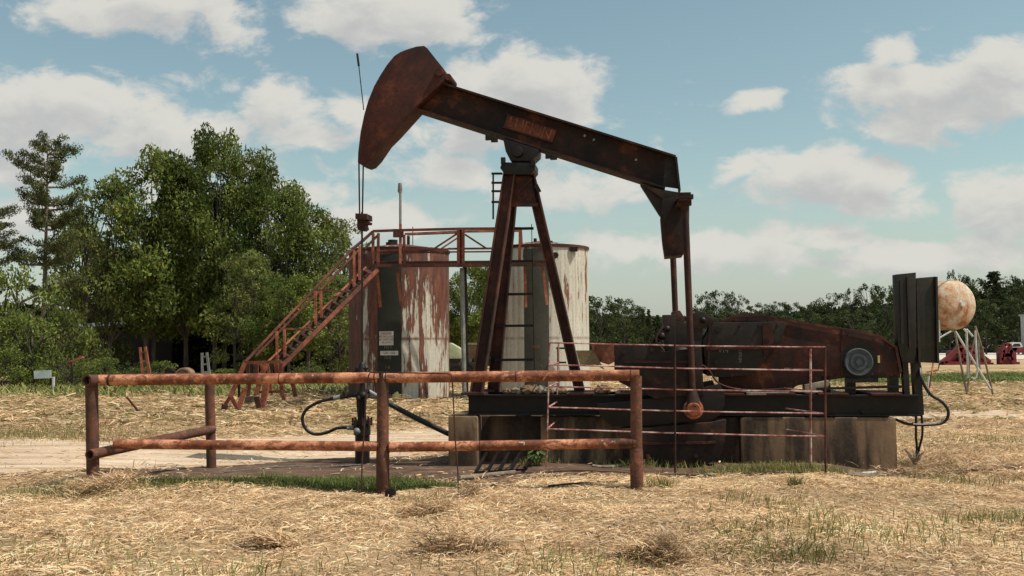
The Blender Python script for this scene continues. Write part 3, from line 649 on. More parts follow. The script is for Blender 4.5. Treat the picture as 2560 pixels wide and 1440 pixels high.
b = MB(); b.tube(spl([PC(2290, 1040, .1), PC(2290, 1090, .1), PC(2292, 1125, .1), PC(2286, 1170, .1)]), .014, 6); b.tube(spl([PC(2304, 1037, .1), PC(2306, 1085, .1), PC(2298, 1120, .1), PC(2290, 1165, .1)]), .014, 6); b.each('conduit', 'oily', cab)

# ---- wellhead
wy = 13.1
W = lambda px, py, dy=0: P(px, py, wy + dy)
w0 = W(905, 1140); wh = empty('wellhead', (w0.x, wy, 0), 0, 'oily black wellhead with flange below the horse head', 'wellhead')
b = MB(); b.lathe(tuple(W(906, 1135)), [(.10, -.35), (.10, .42), (.001, .42)], 20); 
zc = W(906, 1052).z; b.lathe((w0.x, wy, zc - .19), [(.001, 0), (.115, 0), (.115, .14), (.13, .15), (.13, .20), (.001, .20)], 20); b.build('casing', 'oily', wh)
b = MB()
for k in range(8):
    a = k * math.pi / 4 + .2; b.tube([(w0.x + .125 * math.cos(a), wy + .125 * math.sin(a), zc - .06), (w0.x + .125 * math.cos(a), wy + .125 * math.sin(a), zc + .045)], .015, 6)
b.each('flange_bolt', 'leg', wh)
b = MB(); b.lathe((w0.x, wy, zc), [(.001, 0), (.06, 0), (.055, .04), (.052, .25), (.06, .28), (.06, .36), (.05, .40), (.04, .52), (.045, .53), (.045, .58), (.001, .58)], 18)
b.bar(W(893, 1000, -.06), W(897, 1050, -.06), .025, .025); b.bar(W(912, 995, -.06), W(914, 1050, -.06), .02, .02); b.build('tubing_head', 'oily', wh)
b = MB(); b.lathe(tuple(W(905, 952)), [(.001, 0), (.05, 0), (.05, .04), (.07, .05), (.085, .08), (.08, .12), (.06, .16), (.05, .22), (.03, .25), (.001, .25)], 16)
b.box(W(905, 922, -.03), (.17, .05, .03)); b.tube([W(893, 940), W(925, 936)], .018, 6); b.tube([W(888, 930), W(900, 918)], .02, 6); b.build('stuffing_box', 'oily', wh)
b = MB(); b.tube([W(905, 982), W(880, 988), W(850, 993)], .032, 10); b.tube([W(864, 990), W(862, 978)], .035, 8); b.tube([W(905, 982), W(925, 978)], .035, 10)
b.ball(W(898, 996, -.05), .045); b.ball(W(908, 988, -.05), .05); b.build('valve', 'gear', wh)
b = MB(); b.tube(spl([W(852, 992), W(828, 997), W(795, 1006), W(768, 1022), W(756, 1045), W(763, 1070), W(785, 1085), W(815, 1082), W(845, 1070), W(882, 1070)]), .022, 10); b.build('hose', 'rubber', wh)
b = MB(); b.tube([W(850, 992, -.01), W(834, 996, -.01)], .03, 8); b.tube([W(868, 1070, -.01), W(885, 1070, -.01)], .03, 8); b.ball(W(893, 1078, -.1), .05); b.each('hose_clamp', 'grey', wh)
b = MB(); b.tube(spl([W(922, 978), W(945, 992), W(985, 1017, -.03), W(1040, 1047, -.1), W(1122, 1086, -.2)]), .03, 12); b.build('flow_line', 'grey', wh)
b = MB(); b.tube(spl([W(945, 991, -.03), W(985, 1016, -.06), W(1122, 1085, -.23)]), .0345, 12); b.build('pipe_sleeve', 'rubber', wh)

# ---- pipe fence
fo = G(232, 1221); fy0, fy1 = 10.45, 10.02
def FY(px): return fy0 + (fy1 - fy0) * (px - 230) / (1590 - 230)
def FP(px, py, d=0): return P(px, py, FY(px) + d)
fence = empty('pipe_fence', (fo.x, fo.y, 0), 0, 'low rusty orange pipe fence welded around the wellhead', 'fence')
rp = .058
def rail(name, a, b_, r, mat): m = MB(); m.pipe(a, b_, r, r * .78, 22); return m.build(name, mat, fence)
def post(px_t, py_t, px_b, py_b, Y, r=.066, mat='post', ztop=None):
    t = P(px_t, py_t, Y); bt = P(px_b, py_b, Y); d = (t - bt).normalized(); bt = bt - d * .15
    m = MB(); m.tube([bt, t], r, 22); return m.build('post', mat, fence)
rail('top_rail', FP(222, 951, 0), FP(945, 944, 0), rp, 'pipe')
rail('top_rail', FP(958, 944, 0), FP(1598, 938, 0), rp, 'pipe')
rail('lower_rail', FP(287, 1110, -.09), FP(945, 1116, -.02), .052, 'pipe')
rail('lower_rail', FP(972, 1118, -.02), FP(1592, 1108, -.02), .052, 'pipe')
post(229, 962, 233, 1226, FY(232)); post(957, 945, 957, 1224, FY(957), .063); post(1590, 940, 1592, 1222, FY(1590), .060)
YR = 12.5
post(523, 935, 529, 1182, YR, .062)
m = MB(); m.pipe(P(216, 951, FY(220) - .16), P(521, 944, YR), .062, .046, 22); m.build('side_rail', 'post', fence)
m = MB(); m.pipe(P(224, 1137, FY(220) - .16), P(531, 1073, YR), .057, .042, 22); m.build('side_rail', 'post', fence)
m = MB(); a = FP(1591, 1135); m.lathe((a.x, a.y, a.z - .06), [(.063, -.40), (.068, -.38), (.068, .10), (.062, .12)], 22); m.build('post_sleeve', 'post', fence)
m = MB(); a = FP(957, 1120); m.lathe((a.x, a.y, a.z - .42), [(.064, 0), (.070, .01), (.070, .40), (.064, .43)], 22); m.build('post_sleeve', 'post', fence)
m = MB()
for x, y in ((275, 951), (958, 944)): 
    a, c_ = FP(x - 3, y), FP(x + 3, y); m.tube([a, c_], .0605, 22)
for (x, y, r_, d_) in ((938, 944, .0625, 0), (966, 944, .0625, 0), (948, 1116, .057, -.02), (974, 1118, .057, -.02), (1582, 1108, .057, -.02), (1576, 938.5, .0625, 0), (700, 947, .0610, 0), (1290, 941, .0610, 0), (1200, 1114.5, .0550, -.02)):
    m.tube([FP(x - 1.2, y, d_), FP(x + 1.2, y, d_)], r_, 22)
m.each('weld_seam', 'leg', fence)

# ---- welded rod guard panels around the crank
pg = empty('rod_panel_guard', G(1690, 1180), 0, 'three sided guard of thin pink rusty rods around the crank', 'guard panel')
QA = dict(y0=11.25, y1=10.75)
def QY(px): return 11.25 + (10.75 - 11.25) * (px - 1370) / 693
def Q(px, py, d=0): return P(px, py, QY(px) + d)
rows = [(857, 868), (912, 925), (966, 979), (1018, 1034), (1072, 1091)]
rowsR = [(1376, 857, 2063, 868), (1374, 912, 2058, 926), (1372, 966, 2056, 979), (1371, 1018, 2060, 1034), (1368, 1072, 2063, 1091)]
for (xa, ya, xb, yb) in rowsR:
    pts = []
    for k in range(9):
        u = k / 8; pts.append(Q(xa + (xb - xa) * u, ya + (yb - ya) * u + (2.0 * math.sin(u * math.pi) if k else 0) + (random.random() - .5) * 1.2))
    m = MB(); m.tube(pts, .0095, 6); m.build('front_rod', 'wire', pg)
    z0, z1 = Q(xa, ya), Q(xb, yb)
    dirb = TA * 1.15
    m = MB(); m.tube([z0, z0 + dirb], .0095, 6); m.build('side_rod', 'wire', pg)
    m = MB(); m.tube([z1, z1 + TA * .9 + Vector((-.30, 0, 0))], .0095, 6); m.build('side_rod', 'wire', pg)
for (xa, ya, xb, yb, d, r_, mt) in [(1374, 857, 1366, 1172, 0, .010, 'wire'), (2063, 868, 2064, 1212, 0, .0115, 'leg'), (1687, 860, 1688, 1182, -.02, .013, 'leg'), (2026, 872, 2027, 1185, .35, .014, 'wire')]:
    m = MB(); m.tube([Q(xa, ya, d), Q(xb, yb, d)], r_, 6); m.build('upright_rod', mt, pg)
m = MB(); m.tube([Q(1374, 857) + TA * 1.15, Q(1366, 1165) + TA * 1.15], .012, 6); m.build('upright_rod', 'wire', pg)

gr = empty('shadow_stripes', G(1260, 1178), 0, 'dark slanted bars imitating rod shadow stripes left of the foundation', 'shadow bars')  # dark bars modelled in place of the guard rods' shadow stripes
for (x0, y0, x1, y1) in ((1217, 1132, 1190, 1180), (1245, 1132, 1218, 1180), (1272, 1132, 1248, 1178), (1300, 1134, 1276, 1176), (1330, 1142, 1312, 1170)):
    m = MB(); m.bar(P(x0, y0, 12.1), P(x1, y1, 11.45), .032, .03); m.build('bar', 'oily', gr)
m = MB(); m.bar(P(1185, 1181, 11.42), P(1318, 1173, 11.42), .022, .022); m.build('shadow_cross_bar', 'oily', gr)
# ---- thin hoop of red rod in front of the fence, and little things on the ground
hp = empty('rod_hoop', G(1025, 1245), 0, 'thin dark red rod bent into a hoop over the fence rail', 'rod hoop')
hy = 9.75
m = MB(); m.tube([P(904, 1245, hy - .15), P(905, 1160, hy - .1), P(915, 1000, hy), P(921, 940, hy), P(925, 931, hy), P(1020, 932, hy), P(1120, 934, hy), P(1128, 938, hy), P(1131, 950, hy), P(1138, 1100, hy), P(1145, 1180, hy - .05), P(1146, 1252, hy - .1)], .0075, 6)
m.build('rod', 'leg', hp)
def cup(px, py, r, h, label, tilt=0):
    p = G(px, py); p.z = gzf(p.x, p.y); m = MB(); m.pipe(Vector((0, 0, h)), Vector((0, 0, -.05)), r, r * .78, 16)
    o = m.build('pipe_stub', 'oily'); o.location = p; o.rotation_euler = (tilt, .1, 0); tag(o, label, 'pipe stub')
cup(975, 1252, .055, .075, 'short black open pipe stub standing in straw below the middle fence post')
cup(1233, 1219, .035, .04, 'small black pipe cap lying in straw right of the rod hoop', R(40))
cup(1133, 1200, .025, .05, 'tiny dark pipe end on bare soil just left of the long grey pipe', R(60))
def lyingpipe(a, b_, r, mat, name, label, cat, n=10):
    pa, pb = G(*a), G(*b_); pts = []
    for k in range(5):
        p = pa.lerp(pb, k / 4); p.z = gzf(p.x, p.y) + r + .012; pts.append(p)
    m = MB(); m.tube(pts, r, n); tag(m.build(name, mat), label, cat)
lyingpipe((1150, 1196), (1288, 1188), .030, 'wood', 'loose_pipe', 'grey loose pipe lying on the ground left of the foundation', 'pipe')
lyingpipe((1370, 1222), (1545, 1216), .012, 'rubber', 'rail_shadow_line', 'thin dark line imitating the rail shadow left of the right fence post', 'cable', 6)  # dark tube laid on the straw as the fence rail's cast shadow
lyingpipe((560, 1176), (905, 1150), .014, 'rubber', 'ground_cable', 'black cable crossing the bare soil towards the wellhead', 'cable', 6)
lyingpipe((2122, 1193), (2188, 1180), .016, 'white', 'pale_stick', 'pale stick leaning on rubbish by the foundation right end', 'stick', 6)
lyingpipe((2120, 1198), (2185, 1199), .03, 'wood', 'broken_board', 'broken grey board on the ground before the foundation right end', 'board', 6)
lyingpipe((2505, 1012), (2560, 1010), .03, 'rubber', 'dark_pipe', 'dark pipe lying on the field right of the raised barrel', 'pipe', 6)
lyingpipe((1480, 1172), (1560, 1168), .02, 'wood', 'fallen_branch', 'grey fallen branch in the weeds beside the foundation', 'branch', 6)

# ------------------------------------------------------------------ storage tanks
def arcpatch(mb, c, r, a0, a1, z0, z1, n=14):
    base_ang = math.atan2(c.x, c.y); vs = []
    for k in range(n + 1):
        a = base_ang * -1 + 0; th = R(a0 + (a1 - a0) * k / n) - base_ang
        for z in (z0, z1): vs.append((c.x + r * math.sin(th), c.y - r * math.cos(th), z))
    fs = [(2 * k, 2 * k + 2, 2 * k + 3, 2 * k + 1) for k in range(n)]; return mb.add(vs, fs)
def tpos(c, r, ang, z):
    th = R(ang) - math.atan2(c.x, c.y); return Vector((c.x + r * math.sin(th), c.y - r * math.cos(th), z)), th
def tank(px, Y, rpx, ytop, mat, bandmat, b0, b1, label, group):
    r = rpx * Y / F * .997; c = P(px, 900, Y); c.z = 0; zt_ = P(px, ytop, Y - r).z
    t = empty('storage_tank', c, 0, label, 'storage tank', group)
    m = MB(); prof = [(r, -.1)]
    for k in range(1, 13): prof.append((r + (.006 if k % 4 == 1 else 0), zt_ * k / 12))
    m.lathe(c, prof[:-1] + [(r, zt_ - .06), (r + .03, zt_ - .06), (r + .03, zt_), (r - .02, zt_ + .02)], 72); m.build('shell', mat, t)
    m = MB(); m.lathe(c, [(r - .02, zt_ + .015), (r * .6, zt_ + .10), (.25, zt_ + .20), (.001, zt_ + .21)], 48); m.build('roof', 'rust', t)
    m = MB(); arcpatch(m, c, r + .034, -89, 89, zt_ - .09, zt_ + .004, 60); m.build('rim_band', 'leg', t)
    m = MB(); arcpatch(m, c, r + .009, b0, b1, .05, zt_ - .14); m.build('painted_band', bandmat, t)
    return t, c, r, zt_
t1, c1_, r1, z1_ = tank(998, 28, 125, 616, 'tank1', 'band1', -24, 2.5, 'heavily rusted storage tank with red and white warning sign', 'pair of storage tanks')
t2, c2_, r2, z2_ = tank(1354, 28.6, 119, 609, 'tank2', 'band2', -20, 9, 'pale storage tank with light rust behind the pumpjack legs', 'pair of storage tanks')
def zAt(c, r, py): return P(1000, py, c.y - r).z
def sign(t, c, r, ang, pyt, pyb, w, mat, name):
    z0, z1 = zAt(c, r, pyb), zAt(c, r, pyt); p, th = tpos(c, r + .022, ang, (z0 + z1) / 2); m = MB()
    m.box(p, (w, .006, z1 - z0), (Vector((math.cos(th), math.sin(th), 0)), Vector((-math.sin(th), math.cos(th), 0)), Vector((0, 0, 1)))); return m.build(name, mat, t), p, th
s1, p, th = sign(t1, c1_, r1, -13.8, 828, 863, .40, 'white', 'warning_sign')
fwd = Vector((math.sin(th), -math.cos(th), 0)) * .005
for k, (s_, sz, dz) in enumerate((('DANGER', .095, .13), ('NO SMOKING', .085, .045), ('NO MATCHES', .085, -.035), ('OR LIGHTS', .07, -.115))):
    text('sign_lettering', s_, 'redmach', s1, p + fwd + Vector((0, 0, dz)), sz, (R(90), 0, th), .001, sx=.80)
s2, p, th = sign(t1, c1_, r1, -10.6, 877, 888, .50, 'white', 'strip_sign')
text('sign_lettering', 'GAS 1105', 'redmach', s2, p + fwd, .10, (R(90), 0, th), .001, sx=.8)
def tnum(t, c, r, ang, py, s_, sz, mat='white'):
    p, th = tpos(c, r + .016, ang, zAt(c, r, py)); text('painted_number', s_, mat, t, p, sz, (R(90), 0, th), .001, sx=.9)
tnum(t1, c1_, r1, -12.5, 868.5, '1974', .13, 'wood'); tnum(t1, c1_, r1, -12.5, 894, '15-8', .12, 'wood'); tnum(t1, c1_, r1, -12.5, 918, '1-8', .12, 'wood')
tnum(t2, c2_, r2, -6, 869, '4526', .13, 'rustlt'); tnum(t2, c2_, r2, 0, 893, '5', .11, 'rustlt'); tnum(t2, c2_, r2, 0, 917, '8', .11, 'rustlt')
def roofbit(t, px, y0, y1, Y, r, mat='oily', sq=None, name='vent'):
    m = MB(); a = P(px, y1 + 8, Y); b_ = P(px, y0, Y); m.tube([a, b_], r, 10); return m.build(name, mat, t)
roofbit(t1, 1021, 590, 612, 28, .045); roofbit(t1, 1032, 567, 612, 28.2, .012); roofbit(t1, 982, 600, 612, 27.5, .14, name='hatch'); roofbit(t1, 975, 606, 614, 27.4, .12, name='hatch')
roofbit(t2, 1379, 602, 614, 28, .035); roofbit(t2, 1338, 596, 610, 28, .05)
m = MB(); p, th = tpos(c2_, r2, 17, zAt(c2_, r2, 641)); m.lathe((p.x, p.y - .10, p.z), [(.001, 0), (.09, 0), (.09, .03), (.06, .04), (.06, .2), (.001, .2)], 14, 'Y'); m.build('side_fitting', 'oily', t2)
m = MB(); p, th = tpos(c2_, r2, 42, zAt(c2_, r2, 624)); m.box((p.x, p.y - .06, p.z), (.22, .2, .12)); m.build('side_fitting', 'oily', t2)
m = MB(); p, th = tpos(c2_, r2, 19, zAt(c2_, r2, 900)); m.tube([(p.x, p.y - .15, zAt(c2_, r2, 870)), (p.x, p.y - .15, .1)], .03, 8); m.box((p.x + .1, p.y - .15, p.z + .3), (.3, .05, .05)); m.box((p.x + .1, p.y - .15, p.z - .1), (.25, .06, .05)); m.build('valve_pipe', 'oily', t2)
m = MB(); q = P(992, 985, 26.1); q.z = 0; m.tube([q, q + Vector((0, 0, .22))], .12, 12); m.tube([q + Vector((0, 0, .21)), q + Vector((-.03, 0, .27))], .06, 10)
tag(m.build('yellow_jug', 'yellow'), 'pale yellow plastic jug standing at the foot of the rusted tank', 'jug')

# ---- catwalk and stair
cw = empty('catwalk_stair', P(940, 985, 25.4) * 1.0, 0, 'rusty red steel stair rising to a catwalk along both tank tops', 'stair')
cw.location.z = 0
YF, YB = 25.3, 26.1
def K(px, py, Y=YF): return P(px, py, Y)
def bars(name, segs, w, mat='rust', kind='bar', Y=None, h=None):
    m = MB()
    for (x0, y0, x1, y1) in segs:
        a, b_ = K(x0, y0, Y or YF), K(x1, y1, Y or YF)
        if kind == 'tube': m.tube([a, b_], w / 2, 8)
        elif kind == 'angle': m.angle(a, b_, w)
        else: m.bar(a, b_, w, h or w, up=(0, 1, 0))
    return m.build(name, mat, cw)
bars('handrail', [(932, 578, 985, 576), (985, 576, 1150, 572), (1150, 572, 1302, 571), (1302, 571, 1304, 612)], .065)
bars('handrail', [(1012, 585, 1150, 579), (1150, 579, 1300, 577)], .06, 'rustlt', Y=YB)
bars('handrail', [(1018, 587, 1150, 582)], .04, 'rustlt', Y=YB)
bars('mid_rail', [(940, 627, 1120, 623), (1120, 622, 1238, 621)], .05); bars('mid_rail', [(1120, 630, 1238, 629), (940, 634, 1120, 630)], .04, Y=YB)
bars('deck_beam', [(932, 664, 1160, 663), (1160, 663, 1370, 661)], .09, 'leg', h=.12); bars('deck_beam', [(940, 663, 1370, 660)], .09, 'leg', Y=YB, h=.10)
m = MB(); a, b_ = K(932, 658, (YF + YB) / 2), K(1370, 655, (YF + YB) / 2); m.bar(a, b_, YB - YF, .03, up=(0, 0, 1)); m.build('walkway_grating', 'leg', cw)
for seg in ((933, 583, 932, 668), (946, 583, 945, 668), (1001, 560, 1001, 668), (1010, 587, 1011, 660), (1300, 572, 1299, 660)): bars('rail_post', [seg], .07, 'rustlt' if seg[0] in (1001, 933) else 'rust')
bars('rail_post', [(1146, 572, 1146, 668), (1158, 574, 1158, 668)], .08); bars('post_plate', [(1152, 573, 1152, 667)], .15, Y=YF + .03, h=.02)
bars('diagonal_brace', [(1085, 622, 1143, 584), (1162, 586, 1216, 621)], .045); bars('diagonal_brace', [(1100, 624, 1148, 592)], .04, 'rustlt', Y=YB)
for (x0, y0, x1, y1) in ((942, 672, 951, 768), (993, 674, 1003, 764), (1312, 668, 1315, 768), (1357, 668, 1368, 762)): bars('bracket', [(x0, y0, x1, y1)], .07, 'rustlt', Y=YF + .35)
bars('control_box', [(996, 573, 996, 593)], .27, 'leg', h=.12)
m = MB(); m.tube([K(1001, 575), K(1001, 482)], .035, 8); m.tube([K(1001, 484), K(1000, 478), K(1000, 458)], [.035, .065, .05], 8); m.build('lamp_pole', 'grey', cw)
m = MB(); m.tube([K(1155, 670, YF + .2), K(1161, 990, YF + .2)], .06, 8); m.build('support_pole', 'grey', cw)
m = MB(); m.tube([K(1162, 668, YB), K(1166, 985, YB)], .055, 8); m.build('support_pole', 'oily', cw)
# stair flights: near (lower in depth) and far stringers; handrails
def st(px, py, Y): return P(px, py, Y)
S0, S1 = (938, 681), (699, 918)
YS = [(24.2, 22.6), (25.3, 23.6)]       # depth at top / bottom for near and far side
def sline(x0, y0, x1, y1, k, w, mat='rust', name='stringer', h=None):
    m = MB(); m.bar(st(x0, y0, YS[k][0]), st(x1, y1, YS[k][1]), w, h or w, up=(0, 1, 0)); return m.build(name, mat, cw)
sline(944, 676, 703, 918, 0, .10, 'rust', 'stringer', .12); sline(925, 668, 690, 905, 1, .09, 'leg', 'stringer', .11)
sline(880, 624, 612, 906, 0, .06, 'rust', 'handrail'); sline(905, 618, 640, 890, 1, .055, 'rust', 'handrail')
sline(915, 668, 668, 906, 0, .045, 'rustlt', 'mid_rail')
m = MB()
for k in range(15):
    u = (k + .5) / 15; x0 = 938 + (701 - 938) * u; y0 = 676 + (914 - 676) * u
    a = st(x0, y0, YS[0][0] + (YS[0][1] - YS[0][0]) * u); b_ = st(x0 - 14, y0 - 8, YS[1][0] + (YS[1][1] - YS[1][0]) * u); m.bar(a, b_, .16, .02)
m.build('stair_tread', 'leg', cw)
for (x0, y0, x1, y1, u) in ((885, 625, 885, 717, .2), (899, 615, 899, 700, .15), (788, 727, 789, 812, .6), (802, 728, 803, 795, .55), (692, 828, 693, 900, .9), (711, 824, 712, 893, .88)):
    Yp = YS[0][0] + (YS[0][1] - YS[0][0]) * u; m = MB(); m.bar(P(x0, y0, Yp), P(x1, y1, Yp), .055, .055, up=(0, 1, 0)); m.build('rail_post', 'rustlt', cw)
for (x0, y0, x1, y1, u) in ((787, 725, 868, 729, .5), (701, 821, 782, 825, .8), (612, 907, 703, 905, 1.0)):
    Yp = YS[0][0] + (YS[0][1] - YS[0][0]) * u; m = MB(); m.bar(P(x0, y0, Yp), P(x1, y1, Yp + .3), .045, .045, up=(0, 0, 1)); m.build('landing_rail', 'rust', cw)
m = MB(); m.bar(st(932, 579, YF), st(909, 600, YF - .3), .06, .06); m.bar(st(909, 600, YF - .3), st(880, 624, 24.2), .06, .06); m.bar(st(945, 588, YF), st(911, 622, YF - .3), .05, .05); m.build('handrail', 'leg', cw)
m = MB(); m.prism([P(x, y, 25.2) for x, y in ((879, 640), (930, 632), (932, 664), (926, 668), (892, 690), (880, 690))], (0, .03, 0)); m.build('side_panel', 'leg', cw)

# ---- rusty steel frame standing at the stair foot
YJ = 21.6
jf = empty('steel_angle_frame', G(640, 1022), 0, 'tangled rusty orange angle steel trestle standing at the foot of the stair', 'steel frame')
def JF(pts, w, mat='rustlt', Y=YJ, name='brace'):
    m = MB()
    for k in range(len(pts) - 1): m.bar(P(*pts[k], Y), P(*pts[k + 1], Y), w, w * .8, up=(0, 1, 0))
    return m.build(name, mat, jf)
for pts, w, mt, dY in [([(612.6, 908), (590, 960), (576, 991)], .09, 'rustlt', 0), ([(577, 990), (585, 1005), (595, 1026)], .08, 'rust', -.1), ([(612.6, 970), (606, 990), (596, 1023)], .10, 'rustlt', 0),
    ([(667, 906), (655, 936), (640, 985)], .10, 'rustlt', .1), ([(649, 955), (637, 991)], .08, 'rust', .5), ([(666, 955), (662, 985), (654, 1026)], .13, 'rustlt', -.1), ([(641, 992), (646, 1010), (652, 1038)], .11, 'leg', -.3),
    ([(702, 905), (704, 960), (705, 983), (711, 1000)], .08, 'rust', .3), ([(668, 906), (672, 932), (680, 988)], .06, 'rustlt', .5), ([(728, 950), (735, 970), (739, 992)], .09, 'leg', .8), ([(720, 940), (729, 952)], .07, 'rust', .8),
    ([(642, 981), (706, 978)], .06, 'rust', .2), ([(620, 906), (620, 962)], .07, 'leg', .3), ([(597, 959), (598, 994)], .05, 'leg', .4), ([(640, 906), (641, 960)], .10, 'rust', .5), ([(650, 908), (660, 930)], .05, 'rustlt', .2),
    ([(563, 1012), (556, 1040)], .12, 'leg', -.4), ([(576, 991), (563, 1012)], .07, 'rust', -.3), ([(690, 906), (693, 935)], .10, 'rust', .6), ([(626, 950), (618, 1000)], .07, 'rust', .5), ([(612, 907), (703, 904)], .07, 'rust', 0)]:
    JF(pts, w, mt, YJ + dY, 'leg' if w > .075 else 'brace')
m = MB(); m.prism([P(x, y, YJ + .2) for x, y in ((612, 992), (640, 990), (642, 1005), (610, 1008))], (0, .35, 0)); m.build('foot_board', 'wood', jf)

# ---- raised barrel tank on legs at right
YO = 26.5
bt = empty('raised_barrel_tank', G(2410, 1000), 0, 'rusty white round fuel barrel raised on a white pipe stand', 'fuel tank')
cb = P(2393, 762, YO - .3); rb = 62 * (YO - .3) / F; ax = Vector((-.30, 1.0, 0)).normalized(); sdv = ax.cross(Vector((0, 0, 1)))
m = MB(); prof = [(.001, -.14), (.25, -.13), (.48, -.075), (.62, 0), (rb, .09), (rb + .0, .95), (.62, 1.05), (.001, 1.15)]; n = 40; vs = []
prof = [(r_ * rb / .68 if r_ < .66 else rb, h) for r_, h in prof]
for r_, h in prof:
    for k in range(n):
        a = 2 * math.pi * k / n; vs.append(cb + ax * h + sdv * (r_ * math.cos(a)) + Vector((0, 0, r_ * math.sin(a))))
fs = [(i * n + k, i * n + (k + 1) % n, (i + 1) * n + (k + 1) % n, (i + 1) * n + k) for i in range(len(prof) - 1) for k in range(n)]; fs += [tuple(range(n)), tuple((len(prof) - 1) * n + k for k in range(n))]
m.add(vs, fs); brl = m.build('barrel', 'barrel', bt)
m = MB()
for h_ in (.14, .60): m.lathe((0, 0, 0), [(rb + .003, -.02), (rb + .012, -.02), (rb + .012, .02), (rb + .003, .02)], 36); o_ = len(m.V) - 144; m.V[o_:] = [tuple(cb + ax * (h_ + v[2]) + sdv * v[0] + Vector((0, 0, v[1]))) for v in m.V[o_:]]
m.each('strap_band', 'wood', brl)
m = MB(); m.tube([cb + ax * -.13 + Vector((.02, 0, .02)), cb + ax * -.2 + Vector((.02, 0, .02))], .07, 10); m.build('filler_cap', 'white', brl)
Yf, Yb2 = YO - .4, YO + 1.2
for pts, w, mt in [([(2438, 815, Yf), (2455, 870, Yf), (2484, 992, Yf)], .055, 'wood'), ([(2387, 828, Yf), (2400, 900, Yf), (2421, 1002, Yf)], .06, 'wood'), ([(2388, 828, Yf), (2476, 972, Yf)], .065, 'white'),
    ([(2345, 815, Yb2), (2337, 880, Yb2), (2317, 1012, Yf)], .05, 'rustlt'), ([(2440, 830, Yb2), (2424, 900, Yb2), (2419, 985, Yb2)], .05, 'wood'), ([(2348, 800, Yf), (2348, 855, Yf)], .05, 'white'), ([(2348, 845, Yf), (2378, 828, Yf)], .045, 'white'), ([(2348, 912, Yb2), (2345, 925, Yb2), (2317, 930, Yb2)], .04, 'rustlt')]:
    m = MB(); m.tube([P(*q_) for q_ in pts], w / 2, 8); m.build('leg', mt, bt)
m = MB(); m.tube([P(2420, 996, Yf), P(2482, 992, Yf)], .025, 8); m.tube([P(2315, 1008, Yf), P(2322, 940, Yf)], .025, 8); m.tube([P(2416, 823, Yf), P(2432, 841, Yf)], .03, 8); m.each('cross_pipe', 'white', bt)
m = MB(); m.tube([P(*q_, Yf) for q_ in ((2410, 822), (2416, 830), (2418, 870), (2420, 945))], .032, 8); m.tube([P(*q_, Yf - .1) for q_ in ((2438, 826), (2440, 870), (2444, 925), (2441, 943), (2434, 948), (2430, 943))], .028, 8); m.each('fuel_hose', 'white', bt)

# ---- far yard on the right
def wheel(m, c, r, w): m.lathe((c[0], c[1] - w / 2, c[2]), [(.001, 0), (r * .6, 0), (r * .62, -.02), (r, 0), (r, w), (r * .6, w), (.001, w)], 16, 'Y')
pk = G(2545, 888); s_ = pk.y / F
def X(px): return (px - 1280) * pk.y / F
truck = empty('pickup_truck', pk, 0, 'white and dark red pickup truck parked in the far yard at the right edge', 'pickup')
def PT(px, py): return P(px, py, pk.y)
m = MB(); m.prism([PT(*q_) for q_ in ((2514, 882), (2514, 870), (2522, 868), (2566, 867), (2585, 868), (2586, 882))], (0, 2.0, 0)); m.build('body', 'redmach', truck, bevel=.06)
m = MB(); m.prism([PT(*q_) for q_ in ((2516, 871), (2524, 868), (2532, 857), (2552, 856), (2558, 867), (2545, 871), (2540, 880), (2524, 880))], (0, 1.9, 0)).build('cab', 'white', truck, bevel=.05)
m = MB(); m.prism([PT(*q_) + Vector((0, -.03, 0)) for q_ in ((2529, 867), (2535, 859), (2549, 859), (2552, 866))], (0, .02, 0)); m.build('window', 'glass', truck)
for x in (2530, 2572): m = MB(); q = PT(x, 883); wheel(m, (q.x, q.y - .05, q.z), .38, .25); m.build('wheel', 'rubber', truck)
yr = G(2410, 912).y
ym = empty('red_implement', G(2410, 912), 0, 'dark red tapered machine lying low in the yard behind the raised barrel', 'machine')
PY = lambda px, py, d=0: P(px, py, yr + d)
m = MB(); m.prism([PY(*q_) for q_ in ((2358, 905), (2374, 893), (2394, 886), (2398, 892), (2380, 902), (2372, 910))], (0, .8, 0)); m.build('nose', 'redmach', ym, bevel=.03)
m = MB()
for q_ in ((2360, 906, 2398, 868), (2398, 868, 2426, 868), (2426, 868, 2474, 906), (2398, 870, 2402, 908), (2424, 870, 2418, 908), (2360, 908, 2476, 911), (2402, 890, 2446, 890), (2400, 872, 2420, 890)):
    for d_ in (0, 1.4): m.bar(PY(q_[0], q_[1], d_), PY(q_[2], q_[3], d_), .28, .28)
m.build('frame', 'redmach', ym)
m = MB(); m.box(PY(2412, 898, .7), (2.2, 1.0, 1.2)); m.build('engine_box', 'redmach', ym, bevel=.05)
m = MB(); m.box(PY(2365, 911, .4), (.8, .5, .25)); m.box(PY(2465, 911, .4), (.8, .5, .25)); m.each('skid', 'oily', ym)
ym = empty('red_jack', G(2515, 910), 0, 'small dark red upright machine in the yard left of the pickup', 'machine')
m = MB()
for q_ in ((2501, 908, 2510, 860), (2532, 908, 2523, 860), (2510, 861, 2523, 861), (2505, 888, 2528, 888), (2503, 900, 2530, 876), (2507, 876, 2530, 900)):
    for d_ in (0, .9): m.bar(PY(q_[0], q_[1], d_), PY(q_[2], q_[3], d_), .22, .22)
m.build('tower', 'redmach', ym)
m = MB(); m.box(PY(2516, 897, .4), (1.0, .8, .9)); m.build('gear_case', 'redmach', ym, bevel=.04)
m = MB(); m.bar(PY(2496, 908, .3), PY(2545, 908, .3), .5, .2); m.build('skid', 'redmach', ym)
